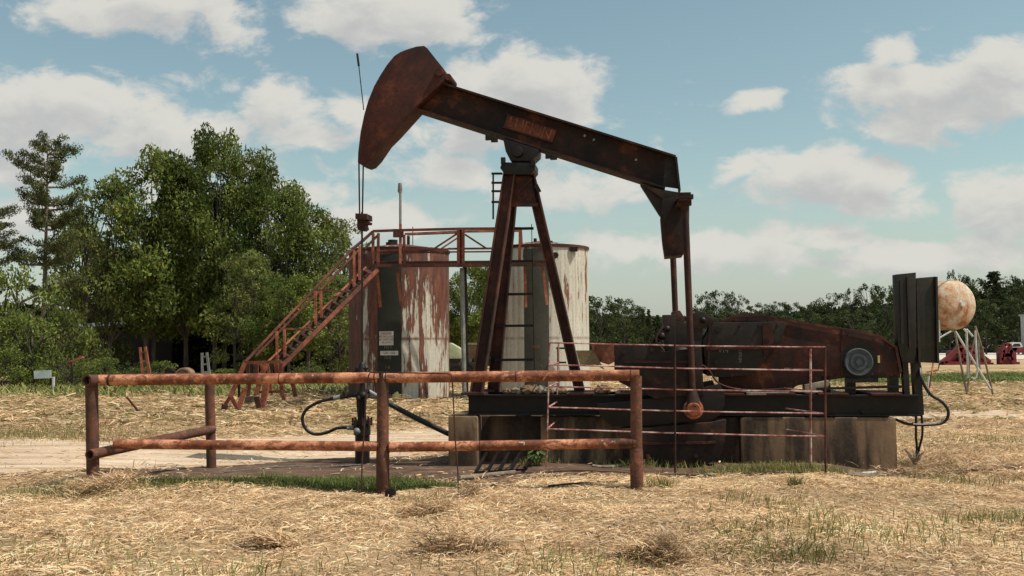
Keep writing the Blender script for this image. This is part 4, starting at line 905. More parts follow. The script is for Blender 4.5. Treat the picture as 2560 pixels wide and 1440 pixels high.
for k, (x0, x1, y) in enumerate(((2345, 2384, 881), (2384, 2412, 880), (2470, 2506, 879), (2440, 2472, 880))):
    a = G(x0, y + 2); m = MB(); b_ = Vector(((x1 - 1280) * a.y / F, a.y, 0)); m.tube([a + Vector((0, 0, .35)), b_ + Vector((0, 0, .38))], .42, 10); m.tube([a + Vector((0, -.6, .2)), b_ + Vector((0, -.6, .2))], .25, 8)
    tag(m.build('pipe_bundle', 'oily'), 'long dark pipe bundle on the far yard, %s from the left' % ['first', 'second', 'fourth', 'third'][k], 'pipe bundle', 'dark pipe bundles along the far yard')
m = MB(); q = Vector((0, 115, 0)); q2 = P(2551, 788, q.y); q2.x += 2.1; m.box((q2.x + 6, q.y + 2, q2.z / 2), (12, 4, q2.z)); wbld = m.build('white_building', 'white'); tag(wbld, 'plain white building wall at the right edge before the dark trees', 'building')
m = MB(); m.box((q2.x + 6, q.y + 2, q2.z + .1), (12.3, 4.3, .2)); o = m.build('roof', 'tin', wbld, local=True)
m = MB(); q = G(2449, 945); m.bar(Vector((q.x, q.y, 0)), Vector((q.x, q.y, 1.7)), .08, .08); tag(m.build('field_post', 'wood'), 'thin lone post in the green strip under the raised barrel', 'post')

# ---- things behind the tanks and at the wood edge
pY = 62
sh = empty('tin_roof_shed', G(1120, 925), 0, 'open shed with pale green tin roof seen between tank and leg', 'shed'); sh.location = (P(1120, 900, pY).x, pY, 0)
m = MB(); m.prism([P(*q_, pY) for q_ in ((1040, 792), (1120, 803), (1171, 815), (1171, 822), (1120, 820), (1040, 815))], (0, 5, 0)); m.build('roof', 'tin', sh)
m = MB(); m.box((P(1090, 850, pY).x, pY + 3, 1.3), (2.6, 3.8, 2.6)); m.build('wall', 'wall', sh)
m = MB(); q = P(1143, 850, pY + .3); m.bar((q.x, q.y, -.1), (q.x, q.y, 2.6), .2, .2); m.build('shed_post', 'wall', sh)
yy_ = 48
tr = empty('old_car', P(1130, 900, yy_), 0, 'pale green old car body parked between the two tanks', 'car'); tr.location.z = 0
PV = lambda px, py: P(px, py, yy_)
m = MB(); m.prism([PV(*q_) for q_ in ((1085, 897), (1090, 872), (1105, 858), (1126, 857), (1142, 866), (1152, 872), (1153, 897))], (0, 1.7, 0)); m.build('body', rustmat('faded_green_body', (.22, .24, .12), (.36, .40, .22), (.5, .52, .38), .3, .6, 2), tr, bevel=.06)
m = MB(); m.prism([PV(*q_) for q_ in ((1088, 897), (1152, 897), (1150, 907), (1092, 907))], (0, 1.5, 0)); m.build('underbody', 'oily', tr)
for x in (1100, 1141): m = MB(); q = PV(x, 906); wheel(m, (q.x, q.y - .02, .33), .33, .2); m.build('wheel', 'rubber', tr)
tb = empty('flat_trailer', P(1175, 900, yy_ + 2), 0, 'small grey trailer with stacked boxes seen left of the near jack leg', 'trailer'); tb.location.z = 0
m = MB(); m.prism([P(*q_, yy_ + 2) for q_ in ((1160, 857), (1215, 857), (1215, 862), (1160, 862))], (0, 1.5, 0)); m.build('cover_board', 'wood', tb)
m = MB(); m.prism([P(*q_, yy_ + 2.1) for q_ in ((1163, 862), (1210, 862), (1210, 892), (1163, 892))], (0, 1.3, 0)); m.build('box', 'conc2', tb)
m = MB(); m.prism([P(*q_, yy_ + 1.9) for q_ in ((1160, 889), (1218, 889), (1218, 896), (1160, 896))], (0, 1.7, 0)); m.build('deck', 'wall', tb)
m = MB(); q = P(1172, 911, yy_ + 1.9); wheel(m, (q.x, q.y, .35), .35, .2); m.build('wheel', 'rubber', tb)

# small board sign, ladders, scrap wheel, pale roof in the wood at left
q = G(107, 985); sg = empty('board_sign', q, 0, 'small pale grey board sign on two thin posts at the wood edge', 'sign')
m = MB(); m.prism([P(x, y, q.y) for x, y in ((84, 927), (127, 925), (128, 945), (85, 947))], (0, .03, 0)); m.build('board', 'tin', sg)
for x in (86, 127): m = MB(); a = P(x, 930, q.y + .05); m.bar((a.x, a.y, -.1), a, .05, .05); m.build('post', 'oily', sg)
m = MB(); a = P(134, 942, q.y - .3); m.bar((a.x, a.y, -.1), a, .09, .05); tag(m.build('white_marker_stake', 'white'), 'short white marker stake right of the small board sign', 'stake')
def pole_ladder(pts_l, pts_r, rungs, Y, mat, label):
    l = empty('leaning_ladder', P(pts_l[0][0], 930, Y), 0, label, 'ladder', 'ladder frames standing at the wood edge'); l.location.z = 0
    for pts in (pts_l, pts_r): m = MB(); m.bar(P(*pts[0], Y), P(*pts[1], Y), .07, .07, up=(0, 1, 0)); m.build('side_rail', mat, l)
    m = MB()
    for (x0, y0, x1, y1) in rungs: m.bar(P(x0, y0, Y), P(x1, y1, Y), .05, .05, up=(0, 1, 0))
    m.build('rung', mat, l)
pole_ladder([(350, 868), (360, 965)], [(363, 867), (380, 965)], [(352, 881, 366, 880), (355, 903, 372, 902), (358, 925, 376, 925)], 31, 'rustlt', 'rusty red ladder frame standing in the undergrowth at the wood edge')
pole_ladder([(505, 882), (507, 965)], [(517, 881), (527, 965)], [(506, 892, 519, 891), (506, 911, 522, 910), (507, 930, 524, 930)], 31, 'grey', 'grey ladder frame standing before the dark trees above the fence post')
q = P(462, 935, 33); sw = empty('scrap_reel', (q.x, 33, 0), 0, 'old dark reel and bent sheet lying before the dark trees', 'scrap')
m = MB(); m.lathe((q.x, 32.8, P(462, 935, 33).z - .05), [(.001, 0), (.20, 0), (.22, -.02), (.27, 0), (.27, .5), (.001, .5)], 22, 'Y'); m.tube([(q.x, 33, -.1), (q.x, 33, .8)], .05, 6); m.build('drum', 'conc2', sw)
m = MB(); m.prism([P(x, y, 33) for x, y in ((408, 937), (414, 922), (421, 918), (437, 930), (440, 937))], (0, .3, 0)); m.build('bent_sheet', 'oily', sw)
m = MB(); m.bar(P(172, 905, 32), P(208, 893, 32), .12, .06); m.bar(P(175, 915, 32), P(172, 905, 32), .1, .06); tag(m.build('rusty_scrap_bar', 'rustlt'), 'rusty orange scrap bar sticking out of the bushes', 'scrap')
m = MB(); m.bar(P(317, 993, 19.5), P(345, 1027, 19.5), .035, .035); tag(m.build('rusty_stick', 'rust'), 'thin rusty stick leaning in the hay beyond the left fence', 'stick')
hs = empty('roofed_house', (P(340, 900, 48.5).x, 48.5, 0), 0, 'dark house with pale blue roof edge hidden behind the left trees', 'house')
m = MB(); m.prism([P(*q_, 48.5) for q_ in ((190, 818), (190, 812), (250, 806), (470, 803), (500, 806), (500, 812))], (0, 3, 0)); m.build('roof', 'blue', hs)
a, b_ = P(200, 900, 48.8), P(430, 900, 48.8); m = MB(); m.box(((a.x + b_.x) / 2, 50.1, 1.15), (b_.x - a.x, 2.6, 2.3)); m.build('wall', 'oily', hs)

# ------------------------------------------------------------------ foliage
rng = np.random.RandomState(11)
def quads(name, cen, size, col, mat, elong=1.0, flat=0.0, parent=None, axis=None):
    n = len(cen); a = rng.normal(size=(n, 3)); 
    if axis is not None: a = axis + rng.normal(size=(n, 3)) * .35
    a[:, 2] *= (1 - flat); a /= np.linalg.norm(a, axis=1)[:, None] + 1e-9
    b = rng.normal(size=(n, 3)); b = np.cross(a, b); b[:, 2] *= (1 - flat * .6); b /= np.linalg.norm(b, axis=1)[:, None] + 1e-9
    s = size[:, None]; A = a * s * elong; B = b * s * .5
    v = np.stack([cen - A * .5, cen + B * .5 + A * .05, cen + A * .5, cen - B * .5 + A * .05], 1).reshape(-1, 3)
    me = bpy.data.meshes.new(name); me.vertices.add(4 * n); me.loops.add(4 * n); me.polygons.add(n)
    me.vertices.foreach_set('co', v.astype(np.float32).ravel()); me.loops.foreach_set('vertex_index', np.arange(4 * n, dtype=np.int32))
    me.polygons.foreach_set('loop_start', np.arange(0, 4 * n, 4, dtype=np.int32)); me.update(); me.validate()
    at = me.color_attributes.new('col', 'FLOAT_COLOR', 'POINT'); c4 = np.concatenate([np.repeat(col, 4, 0), np.ones((4 * n, 1))], 1)
    at.data.foreach_set('color', c4.astype(np.float32).ravel()); me.materials.append(M[mat])
    o = bpy.data.objects.new(name, me); C.objects.link(o); o.parent = parent; return o

def gcol(n, base, var):
    c = np.array(base)[None, :] * (1 + rng.normal(size=(n, 1)) * var); c[:, 0] *= 1 + rng.normal(size=n) * .10; return np.clip(c, .005, .9)
def broadleaf(hgt, rad, crown0, npuff, per, leaf, c_lo, c_hi, seed, pr=(.55, 1.0), trunk_r=.22, ntr=1, name='broadleaf_tree'):
    global rng; rng = np.random.RandomState(seed); rr = random.Random(seed)
    root = bpy.data.objects.new(name, None); C.objects.link(root); KIDS[root.name] = []
    cen = []; col = []; sz = []; m = MB(); trunks = []
    for k in range(ntr):
        bx = Vector(((rr.random() - .5) * rad * .5 * (ntr > 1), (rr.random() - .5) * rad * .5 * (ntr > 1), -.3)); top = Vector((bx.x * 1.3 + (rr.random() - .5) * .6, bx.y * 1.3, hgt * .74))
        pts = [bx.lerp(top, u) + Vector((math.sin(u * 5 + k) * .15, math.cos(u * 4) * .1, 0)) for u in np.linspace(0, 1, 8)]
        m.tube(pts, [trunk_r * (1 - .85 * u) for u in np.linspace(0, 1, 8)], 8); trunks.append(pts)
    zc = (crown0 + 1) / 2 * hgt
    for i in range(npuff):
        u = rr.random() ** .8; z = hgt * (crown0 + (1 - crown0) * u)
        prof = math.sqrt(max(.1, 1 - ((u - .42) / .66) ** 2))
        a = rr.random() * 6.283; rad_ = rad * prof * (.30 + .70 * rr.random() ** .5) * (1 + .28 * math.sin(a * 3 + seed + u * 5))
        p = np.array([math.cos(a) * rad_, math.sin(a) * rad_, z]); r = rr.uniform(*pr) * (1.1 - .35 * u)
        n = int(per * r * r * rr.uniform(.6, 1.2)) + 8
        d = rng.normal(size=(n, 3)); d /= np.linalg.norm(d, axis=1)[:, None]; d *= (rng.rand(n, 1) ** .28) * r; d[:, 2] *= .60
        q = p + d; q[:, 2] -= .12 * (d[:, 0] ** 2 + d[:, 1] ** 2); cen.append(q); t = rr.random()
        cb_ = np.array(c_lo) * (1 - t) + np.array(c_hi) * t
        col.append(gcol(n, cb_, .22)); sz.append(leaf * rng.uniform(.45, 1.6, n) * rr.uniform(.8, 1.25))
        if i % 3 == 0:
            tp = rr.choice(trunks); st_ = tp[min(6, max(2, int((z / hgt - .22) * 8)))]; e = Vector(p)
            m.tube([st_, st_.lerp(e, .5) + Vector((0, 0, .25)), e], [.07, .045, .018], 5)
    tk = m.build('trunk', 'bark', root); cr_ = quads('crown', np.concatenate(cen), np.concatenate(sz), np.concatenate(col), 'leaf', 1.25, .25, root)
    KIDS[root.name] = [tk, cr_]; root['_h'] = hgt; root['_r'] = rad; return root
def pine(hgt, crown0, nb, blen, per, needle, c_lo, c_hi, seed, trunk_r=.2, top_round=.5, name='pine_tree', flat=.42, rs=1.0):
    global rng; rng = np.random.RandomState(seed); rr = random.Random(seed)
    root = bpy.data.objects.new(name, None); C.objects.link(root); m = MB(); cen = []; col = []; sz = []; axs = []
    tpts = [Vector((math.sin(u * 3) * .12, math.cos(u * 2.3) * .1, u * hgt * .97 - .2)) for u in np.linspace(0, 1, 10)]
    m.tube(tpts, [trunk_r * (1 - .8 * u) for u in np.linspace(0, 1, 10)], 8)
    for i in range(nb):
        u = crown0 + (1 - crown0) * ((i + rr.random() * .8) / nb if rs == 1 else rr.random() ** .9 * .97); a = i * 2.4 + rr.random(); v = (u - crown0) / (1 - crown0)
        l = blen * (1 - v ** (2.2 if rs == 1 else 5) * (1 - top_round)) * (rr.uniform(.45, 1.05) if rs == 1 else rr.uniform(.3, 1.1)) * (.75 + .25 * math.sin(v * 3.1))
        s0 = Vector((math.sin(u * 3) * .12, math.cos(u * 2.3) * .1, u * hgt)); dr = Vector((math.cos(a), math.sin(a), 0)); up_ = .10 + (.35 if rs == 1 else .12) * v
        e = s0 + dr * l + Vector((0, 0, l * up_)); md = s0.lerp(e, .55) + Vector((0, 0, -.06 * l)); m.tube([s0, md, e], [.06, .035, .012], 5)
        for t in np.linspace(.45 if rs > 1 else .35, 1.05, max(3, int(l * 2.2))):
            c = (s0.lerp(md, t / .55) if t < .55 else md.lerp(e, (t - .55) / .45)) + Vector((rr.uniform(-.3, .3), rr.uniform(-.3, .3), rr.uniform(0, .15)))
            r = rs * rr.uniform(.28, .5) * (.8 + .3 * l / blen); n = int(per * rr.uniform(.7, 1.2)); d = rng.normal(size=(n, 3)); d /= np.linalg.norm(d, axis=1)[:, None]; d *= rng.rand(n, 1) ** .5 * r; d[:, 2] *= flat
            cen.append(np.array(c) + d); tt = rr.random(); col.append(gcol(n, np.array(c_lo) * (1 - tt) + np.array(c_hi) * tt, .2)); sz.append(needle * rng.uniform(.6, 1.3, n))
    tk = m.build('trunk', 'pinebark', root); cr_ = quads('crown', np.concatenate(cen), np.concatenate(sz), np.concatenate(col), 'needle', 1.6, .2, root)
    KIDS[root.name] = [tk, cr_]; root['_h'] = hgt; root['_r'] = blen; return root

LO, HI = (.054, .078, .016), (.185, .225, .050)
D = [broadleaf(10, 3.2, .25, 100, 190, .19, LO, HI, 21, ntr=2, pr=(.7, 1.5)), broadleaf(10, 2.9, .25, 95, 190, .19, (.048, .064, .014), (.150, .180, .042), 22, ntr=1, pr=(.7, 1.45)), broadleaf(10, 3.4, .10, 115, 170, .18, (.070, .088, .022), (.22, .245, .070), 23, ntr=3, pr=(.6, 1.15))]
DF = [broadleaf(10, 3.6, .05, 75, 90, .32, (.028, .040, .015), (.080, .105, .032), 31), broadleaf(10, 3.0, .22, 60, 90, .28, (.028, .040, .016), (.074, .094, .032), 32, pr=(.5, 1.1))]
PN = pine(11.6, .36, 50, 3.7, 105, .13, (.040, .050, .018), (.115, .125, .042), 41, top_round=.6, flat=.36, rs=1.6, trunk_r=.27)
PF = [broadleaf(10, 3.5, .52, 55, 100, .26, (.026, .038, .016), (.066, .082, .030), 42, pr=(.5, 1.15), name='umbrella_pine'), pine(11, .12, 60, 2.1, 45, .24, (.022, .034, .015), (.056, .074, .028), 43, top_round=.05)]
BU = [broadleaf(3.2, 2.0, .02, 60, 240, .13, (.06, .085, .017), (.20, .24, .055), 51, pr=(.4, .75), trunk_r=.06, ntr=3, name='leafy_bush'), broadleaf(3.0, 2.2, .0, 60, 230, .13, (.05, .07, .016), (.16, .19, .045), 52, pr=(.4, .75), trunk_r=.06, ntr=3, name='leafy_bush')]
used = set()
def plant(proto, px, ytop, Y, wpx, label, cat, group, rot=None, wscale=None):
    top = P(px, ytop, Y); h = top.z - 0; sz_ = h / proto['_h'] / .99
    o = proto if proto.name not in used else copy_tree(proto)
    used.add(proto.name); o.location = (top.x, Y, 0); sxy = (wpx * Y / F) / proto['_r'] if wpx else sz_
    o.scale = (sxy, sxy, sz_); o.rotation_euler = (0, 0, rot if rot is not None else random.random() * 6.28); tag(o, label, cat, group); return o
WG = 'broadleaf trees of the left wood'
def wood(k, px, yt, Y, w, lab): return plant(D[k], px, yt, Y, w, lab, 'tree', WG)
plant(PN, 118, 345, 40, 105, 'tall lone pine with open tiered crown rising left of the wood', 'pine tree', None, rot=1.1)
plant(PN, -40, 490, 44, 110, 'pine cut by the left picture edge, only its lower boughs showing', 'pine tree', None)
wood(2, 262, 462, 44, 105, 'paler green loose tree just right of the tall lone pine')
wood(0, 385, 402, 45, 110, 'rounded tree with two crown tips left of the tallest wood tree')
wood(1, 470, 430, 46, 90, 'dark broadleaf tree tucked left behind the tallest wood tree')
wood(0, 555, 352, 46, 92, 'tallest broadleaf tree of the left wood with square topped crown')
wood(1, 625, 400, 47, 80, 'tree whose crown forms the right shoulder of the tallest tree')
wood(0, 700, 480, 45, 95, 'tree behind the stair with crown sloping down to the right')
wood(1, 775, 530, 46, 90, 'darker tree behind the upper stair left of the tank')
wood(2, 845, 560, 50, 80, 'rightmost broadleaf tree of the wood, touching the rusted tank')
wood(2, 840, 700, 42, 75, 'low bright green tree behind the middle of the stair')
wood(2, 620, 640, 40.5, 80, 'short light green tree before the dark trunks, left of the stair')
wood(0, 720, 700, 39.5, 80, 'short leafy tree right behind the foot of the stair')
wood(1, 330, 640, 53.5, 110, 'dark understorey tree behind the pale tree')
wood(1, 205, 560, 53, 70, 'slim dark tree between the lone pine and the pale tree')
wood(0, 470, 560, 54, 130, 'deep shaded tree behind the dark trunks')
wood(0, 1175, 672, 60, 62, 'tree with gaps in its crown seen between the two tanks')
wood(1, 1060, 700, 66, 90, 'tree hidden behind the rusted tank'[:60] + ', its side leaves showing past it')
wood(1, 1235, 690, 64, 60, 'tree behind the near jack leg, left of the pale tank')
BG = 'bushes along the wood edge'
for k, (px, yt, Y, w, lab) in enumerate([(25, 690, 34, 95, 'tall bright green bush at the left picture edge'), (120, 735, 33, 90, 'big leafy bush below the lone pine'), (60, 800, 31.5, 80, 'low bush just above the board sign'),
    (190, 800, 34, 60, 'bush left of the dark gap in the wood'), (260, 900, 32, 50, 'low bright bush behind the left fence corner'), (335, 905, 33, 45, 'low bush left of the rusty ladder frame'), (400, 908, 34, 40, 'low bush right of the rusty ladder frame'),
    (165, 880, 31, 50, 'low bush right of the board sign'), (10, 880, 30.5, 60, 'low dark bush left of the board sign'), (770, 905, 36, 45, 'low bush between stair foot and rusted tank'), (560, 925, 36, 40, 'low bush left of the stair foot')]):
    plant(BU[k % 2], px, yt, Y + (2.5 if px < 230 else 0), w, lab, 'bush', BG)
# far treeline on the right, each tree its own object
FG = 'trees of the far treeline'
ordn = ['first', 'second', 'third', 'fourth', 'fifth', 'sixth', 'seventh', 'eighth', 'ninth', 'tenth', 'eleventh', 'twelfth', 'thirteenth', 'fourteenth', 'fifteenth', 'sixteenth', 'seventeenth', 'eighteenth', 'nineteenth', 'twentieth', 'twenty-first', 'twenty-second', 'twenty-third', 'twenty-fourth']
kinds = {'d': [], 'o': [], 'p': [], 'c': []}
FL = [('d', 1500, 742, 105, 55), ('d', 1560, 748, 108, 50), ('o', 1590, 768, 112, 30), ('c', 1608, 776, 110, 14), ('c', 1622, 776, 111, 14), ('c', 1645, 790, 112, 18), ('d', 1660, 800, 115, 40), ('d', 1700, 800, 118, 45),
 ('p', 1765, 734, 140, 34), ('p', 1800, 731, 142, 34), ('p', 1838, 735, 138, 30), ('d', 1790, 775, 130, 55), ('o', 1895, 762, 135, 32), ('p', 1940, 758, 140, 36), ('o', 1975, 760, 142, 32), ('d', 1870, 790, 130, 50), ('d', 1950, 790, 130, 55),
 ('o', 2010, 765, 138, 30), ('p', 2076, 738, 145, 42), ('o', 2035, 762, 138, 26), ('p', 2128, 726, 150, 20), ('p', 2168, 714, 150, 30), ('d', 2060, 785, 132, 50), ('d', 2130, 775, 130, 50), ('d', 2210, 716, 140, 40), ('d', 2245, 722, 132, 40),
 ('d', 2320, 700, 140, 50), ('p', 2388, 682, 150, 22), ('d', 2415, 692, 150, 30), ('d', 2440, 700, 140, 40), ('c', 2482, 684, 140, 52), ('d', 2530, 705, 142, 40), ('p', 2520, 696, 150, 30), ('d', 2570, 702, 140, 42), ('d', 2556, 698, 148, 30), ('d', 2620, 705, 142, 45),
 ('d', 2370, 740, 125, 45), ('d', 2460, 750, 122, 45), ('d', 2540, 745, 122, 45), ('c', 1420, 760, 110, 20), ('d', 1450, 760, 110, 40), ('d', 1740, 805, 125, 45)]
names = {'d': 'round dark tree', 'o': 'airy thin crowned tree', 'p': 'flat topped distant pine', 'c': 'narrow dark conifer'}
for f in sorted(FL, key=lambda t: t[1]):
    kinds[f[0]].append(f)
for kd, lst in kinds.items():
    for i, (_, px, yt, Y, w) in enumerate(lst):
        pr_ = {'d': DF[0], 'o': DF[1], 'p': PF[0], 'c': PF[1]}[kd]
        plant(pr_, px, yt, Y, w, '%s in the far treeline behind the machinery, %s from the left' % (names[kd], ordn[i]), 'tree', FG)
# dense far wood that closes the gaps under the crowns
def farwood(name, pts, n, seed, leaf, c, label, zlo=0.0, depth=14):
    global rng; rng = np.random.RandomState(seed); u = rng.rand(n); xs = np.interp(u, np.linspace(0, 1, len(pts)), [p_[0] for p_ in pts]); tops = np.interp(u, np.linspace(0, 1, len(pts)), [p_[1] for p_ in pts]); Ys = np.interp(u, np.linspace(0, 1, len(pts)), [p_[2] for p_ in pts])
    Yr = Ys + rng.rand(n) * depth; X_ = (xs - 1280) * Ys / F; zt_ = (865 - tops) * Ys / F + 1.5; lump = .78 + .3 * vn(X_, Yr, 6 / depth) + .1 * vn(X_, Yr, 1.)
    z = zt_ * lump * (1 - rng.rand(n) ** 1.6 * .98); cen = np.stack([X_, Yr, z], 1)
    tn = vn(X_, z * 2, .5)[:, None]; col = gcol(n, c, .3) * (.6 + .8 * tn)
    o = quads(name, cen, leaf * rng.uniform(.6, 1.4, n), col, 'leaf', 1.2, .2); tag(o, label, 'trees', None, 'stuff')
farwood('far_wood', [(1380, 785, 125), (1700, 800, 135), (2000, 785, 140), (2250, 770, 155), (2420, 745, 150), (2760, 740, 150)], 36000, 61, .75, (.036, .052, .022), 'dense distant wood behind the machinery and yard')
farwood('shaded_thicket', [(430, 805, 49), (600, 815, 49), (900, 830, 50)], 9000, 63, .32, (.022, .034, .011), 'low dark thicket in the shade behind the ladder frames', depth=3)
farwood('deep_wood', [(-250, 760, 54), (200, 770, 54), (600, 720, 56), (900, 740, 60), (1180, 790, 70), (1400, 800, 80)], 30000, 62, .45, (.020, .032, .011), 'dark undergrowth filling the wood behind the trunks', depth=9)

# ------------------------------------------------------------------ straw, grass and weeds
STRAW = np.array([(.80, .62, .40), (.70, .52, .32), (.60, .43, .25), (.44, .30, .17), (.85, .74, .55), (.64, .52, .31), (.80, .66, .45)]) * np.array([.95, .86, .815])
def strands(name, n, yr_, seed, wid, length, height, cols, dens=None, upright=0.0, label='', cat='grass', halfx=.62, xy=None, lift=.0, swirl=True, power=1.0, xr=None):
    r = np.random.RandomState(seed)
    if xy is None:
        y = yr_[0] + (yr_[1] - yr_[0]) * r.rand(n) ** power; hx = y * halfx + 1.2
        x = (r.rand(n) * 2 - 1) * hx if xr is None else xr[0] + (xr[1] - xr[0]) * r.rand(n)
    else: x, y = xy; n = len(x)
    if dens is not None:
        k = r.rand(n) < dens(x, y); x, y = x[k], y[k]; n = len(x)
    lump = vn(x, y, 1.1) * .6 + vn(x + 40, y, 3.1) * .4
    ang = (vn(x, y + 20, 1.6) * 7 + r.normal(size=n) * 1.5) if swirl else r.rand(n) * 6.28
    L_ = length * r.uniform(.5, 1.5, n); W_ = wid * r.uniform(.6, 1.4, n)
    tilt = upright + (r.rand(n) - .25) * (1 - upright) * .42
    z0 = gz(x, y) + lift + r.rand(n) ** 1.3 * height * (.3 + 1.4 * ss(.35, .75, lump)) * (1 if upright < .5 else .05)
    dx, dy = np.cos(ang) * np.cos(tilt * 1.5), np.sin(ang) * np.cos(tilt * 1.5); dz = np.sin(tilt * 1.5)
    sxx, syy = -np.sin(ang + r.normal(size=n) * .4), np.cos(ang + r.normal(size=n) * .4); tw = r.normal(size=n) * .5
    P0 = np.stack([x, y, z0], 1); Dv = np.stack([dx, dy, dz], 1) * L_[:, None]; S = np.stack([sxx, syy, tw], 1) * W_[:, None] * .5
    bendv = np.stack([r.normal(size=n) * .15, r.normal(size=n) * .15, -.22 * np.ones(n) - .1 * r.rand(n)], 1) * L_[:, None]
    P1 = P0 + Dv * .5 + bendv * .15; P2 = P0 + Dv + bendv * .8
    if upright < .5: P2[:, 2] = np.maximum(P2[:, 2], gz(P2[:, 0], P2[:, 1]) + .004)
    v = np.stack([P0 - S, P0 + S, P1 + S * .9, P1 - S * .9, P2 + S * .3, P2 - S * .3], 1).reshape(-1, 3)
    b_ = np.arange(n)[:, None] * 6; f = np.concatenate([b_ + np.array([[0, 1, 2, 3]]), b_ + np.array([[3, 2, 4, 5]])], 1).reshape(-1)
    me = bpy.data.meshes.new(name); me.vertices.add(6 * n); me.loops.add(8 * n); me.polygons.add(2 * n)
    me.vertices.foreach_set('co', v.astype(np.float32).ravel()); me.loops.foreach_set('vertex_index', f.astype(np.int32)); me.polygons.foreach_set('loop_start', np.arange(0, 8 * n, 4, dtype=np.int32)); me.update(); me.validate()
    ci = r.randint(0, len(cols), n); cl = np.array(cols)[ci] * r.uniform(.75, 1.2, (n, 1)); tone = .72 + .75 * vn(x + 3, y + 8, .7)[:, None] * .6 + .45 * (vn(x, y + 3, 4.)[:, None] - .3)
    cl = cl * np.clip(tone, .45, 1.25)
    at = me.color_attributes.new('col', 'FLOAT_COLOR', 'POINT'); c4 = np.concatenate([np.repeat(np.clip(cl, .01, .85), 6, 0), np.ones((6 * n, 1))], 1); at.data.foreach_set('color', c4.astype(np.float32).ravel())
    me.materials.append(M['hay']); o = bpy.data.objects.new(name, me); C.objects.link(o); tag(o, label, cat, None, 'stuff'); return o
def hayd(x, y):
    a = 1 - .90 * ss(-.05, .25, track(x, y) + (vn(x, y, 2.5) - .5) * .5); b = 1 - .93 * ss(.0, .25, soil(x, y)); und = 1 - .8 * ((np.abs((x - .23) * math.sin(-TH) + (y - 12.8) * math.cos(TH)) < .5) & (x > -.9) & (x < 4.9))
    und = und * (1 - .8 * ss(0, .2, verge(x, y)))
    return np.clip(a * b * und, 0, 1) * (.30 + .85 * ss(.28, .55, vn(x + 5, y, 1.4) * .6 + vn(x, y + 5, 3.7) * .4))
strands('straw_litter', 210000, (5.2, 11.2), 71, .0062, .085, .032, STRAW, hayd, label='pale dry straw lying thick over the foreground', cat='straw', power=.75)
strands('straw_litter', 130000, (11.0, 19), 72, .010, .12, .035, STRAW * .95, hayd, label='dry straw around the foundation and beyond the track', cat='straw', power=.8)
strands('straw_litter', 150000, (18, 50), 73, .024, .28, .09, np.concatenate([STRAW * .82, [(.20, .19, .07), (.26, .23, .09)]]), hayd, label='browner mown hay across the field behind the track', cat='straw', power=1.0)
# a few thicker tufts of dark straw in the foreground
tx, ty = [], []
r_ = np.random.RandomState(5)
for (px, py, s, n) in ((680, 1365, .09, 500), (1110, 1390, .10, 450), (1200, 1378, .12, 450), (1620, 1385, .10, 650), (1680, 1395, .08, 300), (250, 1235, .22, 1300), (1180, 1250, .06, 200), (300, 1010, .5, 1600), (420, 1000, .6, 1800), (760, 1000, .6, 1500), (2400, 1150, .4, 2200), (2330, 1170, .3, 1500), (1060, 1290, .12, 500)):
    q = G(px, py); tx.append(q.x + r_.normal(size=n) * s); ty.append(q.y + r_.normal(size=n) * s * .7)
strands('straw_tufts', 0, None, 74, .007, .14, .13, STRAW * .8, None, .25, 'raised clumps of straw standing out of the litter', 'straw', xy=(np.concatenate(tx), np.concatenate(ty)), lift=.01)
GR = np.array([(.11, .15, .04), (.15, .19, .055), (.22, .24, .09), (.08, .11, .03)])
def patch(lst, seed):
    r = np.random.RandomState(seed); X_, Y_ = [], []
    for (px, py, sx_, sy_, n) in lst:
        if py > 1225: n = int(n * .5); sx_ *= 1.4
        q = G(px, py); X_.append(q.x + r.normal(size=n) * sx_); Y_.append(q.y + r.normal(size=n) * sy_)
    return np.concatenate(X_), np.concatenate(Y_)
strands('green_grass', 0, None, 75, .006, .085, .02, GR, None, .75, 'fresh green grass along the foot of the pipe fence', 'grass', xy=patch([(330, 1224, .4, .09, 1500), (480, 1220, .45, .10, 2200), (620, 1219, .4, .09, 1300), (760, 1212, .3, .12, 2200), (850, 1208, .25, .14, 2600), (1000, 1208, .22, .16, 2400), (1060, 1214, .2, .15, 1300), (180, 1240, .3, .12, 1400), (900, 1210, .3, .15, 2000)], 3), swirl=False)
GY = np.array([(.17, .18, .06), (.25, .23, .09), (.15, .17, .05), (.36, .30, .13)])
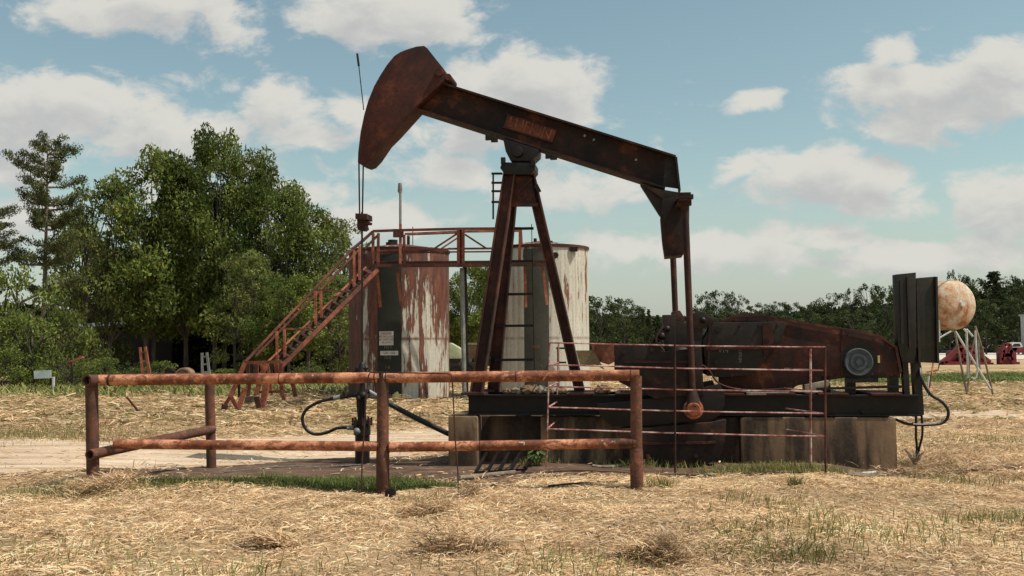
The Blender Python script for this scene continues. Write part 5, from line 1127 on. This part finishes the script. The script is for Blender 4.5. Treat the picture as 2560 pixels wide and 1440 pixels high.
strands('green_weeds', 0, None, 76, .006, .12, .02, GY, None, .8, 'sparse yellow green weeds growing through the straw', 'weeds', xy=patch([(1880, 1260, .2, .3, 260), (1960, 1290, .25, .3, 400), (2020, 1340, .3, .25, 500), (1940, 1390, .2, .2, 500), (1990, 1400, .15, .15, 400), (2120, 1330, .3, .3, 350), (2440, 1300, .2, .2, 350), (2530, 1305, .2, .2, 300), (2300, 1350, .3, .3, 300), (1870, 1350, .2, .2, 300), (1880, 1185, .35, .1, 1100), (2000, 1190, .35, .1, 900), (1460, 1145, .35, .2, 2600), (1340, 1165, .10, .06, 500), (1640, 1170, .3, .1, 500), (1650, 1222, .1, .05, 150), (1990, 1222, .05, .05, 160), (2380, 1200, .3, .3, 300), (2430, 1105, 1., .5, 900), (2300, 1160, .2, .1, 400), (1060, 1270, .1, .1, 160), (1440, 1400, .2, .1, 250), (500, 1225, .5, .15, 400), (60, 1400, .4, .3, 500), (600, 1430, .3, .1, 300), (1420, 1435, .3, .1, 300), (80, 1090, 1.2, .8, 2600), (480, 1060, 1.2, .6, 1600)], 4), swirl=False)
strands('wood_edge_grass', 9000, (28, 36), 77, .04, .40, .05, np.array([(.13, .17, .045), (.20, .22, .07), (.28, .25, .11)]), lambda x, y: (x < -3 - (y - 30) * .1) * 1.0, .6, 'rough green grass at the foot of the left wood', 'grass', xr=(-24, -3))
strands('verge_grass', 60000, (34, 45), 78, .03, .22, .03, GR * 1.1, lambda x, y: (verge(x, y) > .05) * 1.0, .6, 'bright green strip of grass across the field at right', 'grass', xr=(9, 30))
# dead weed clump under the cabinet, one stalky plant
m = MB(); q = G(2288, 1168); rr = random.Random(2)
for k in range(60):
    a = rr.random() * 6.28; l = rr.uniform(.08, .22); m.tube([(q.x, q.y, -.01), (q.x + math.cos(a) * l * .25, q.y + math.sin(a) * l * .25, l * .7), (q.x + math.cos(a) * l * .6, q.y + math.sin(a) * l * .6, l)], [.004, .003, .002], 4)
tag(m.build('dry_weed', 'wood'), 'small clump of dry weeds under the cabinet conduits', 'plant')
m = MB(); q = G(1342, 1172)
for k in range(26):
    a = rr.random() * 6.28; l = rr.uniform(.10, .24); e = Vector((q.x + math.cos(a) * l * .5, q.y + math.sin(a) * l * .4, l)); m.tube([(q.x, q.y, -.01), e], [.004, .003], 4)
    s = Vector((math.cos(a + 1.5), math.sin(a + 1.5), 0)) * .022; dd = Vector((math.cos(a), math.sin(a), -.4)) * .06; m.add([e - dd, e + s, e + dd, e - s], [(0, 1, 2, 3)])
M['weedleaf'] = rustmat('weed_green', (.06, .10, .03), (.10, .16, .045), (.15, .22, .07), .3, .7, 6)
tag(m.build('broadleaf_weed', 'weedleaf', smooth=False), 'small green leafy weed beside the rod guard left upright', 'plant')
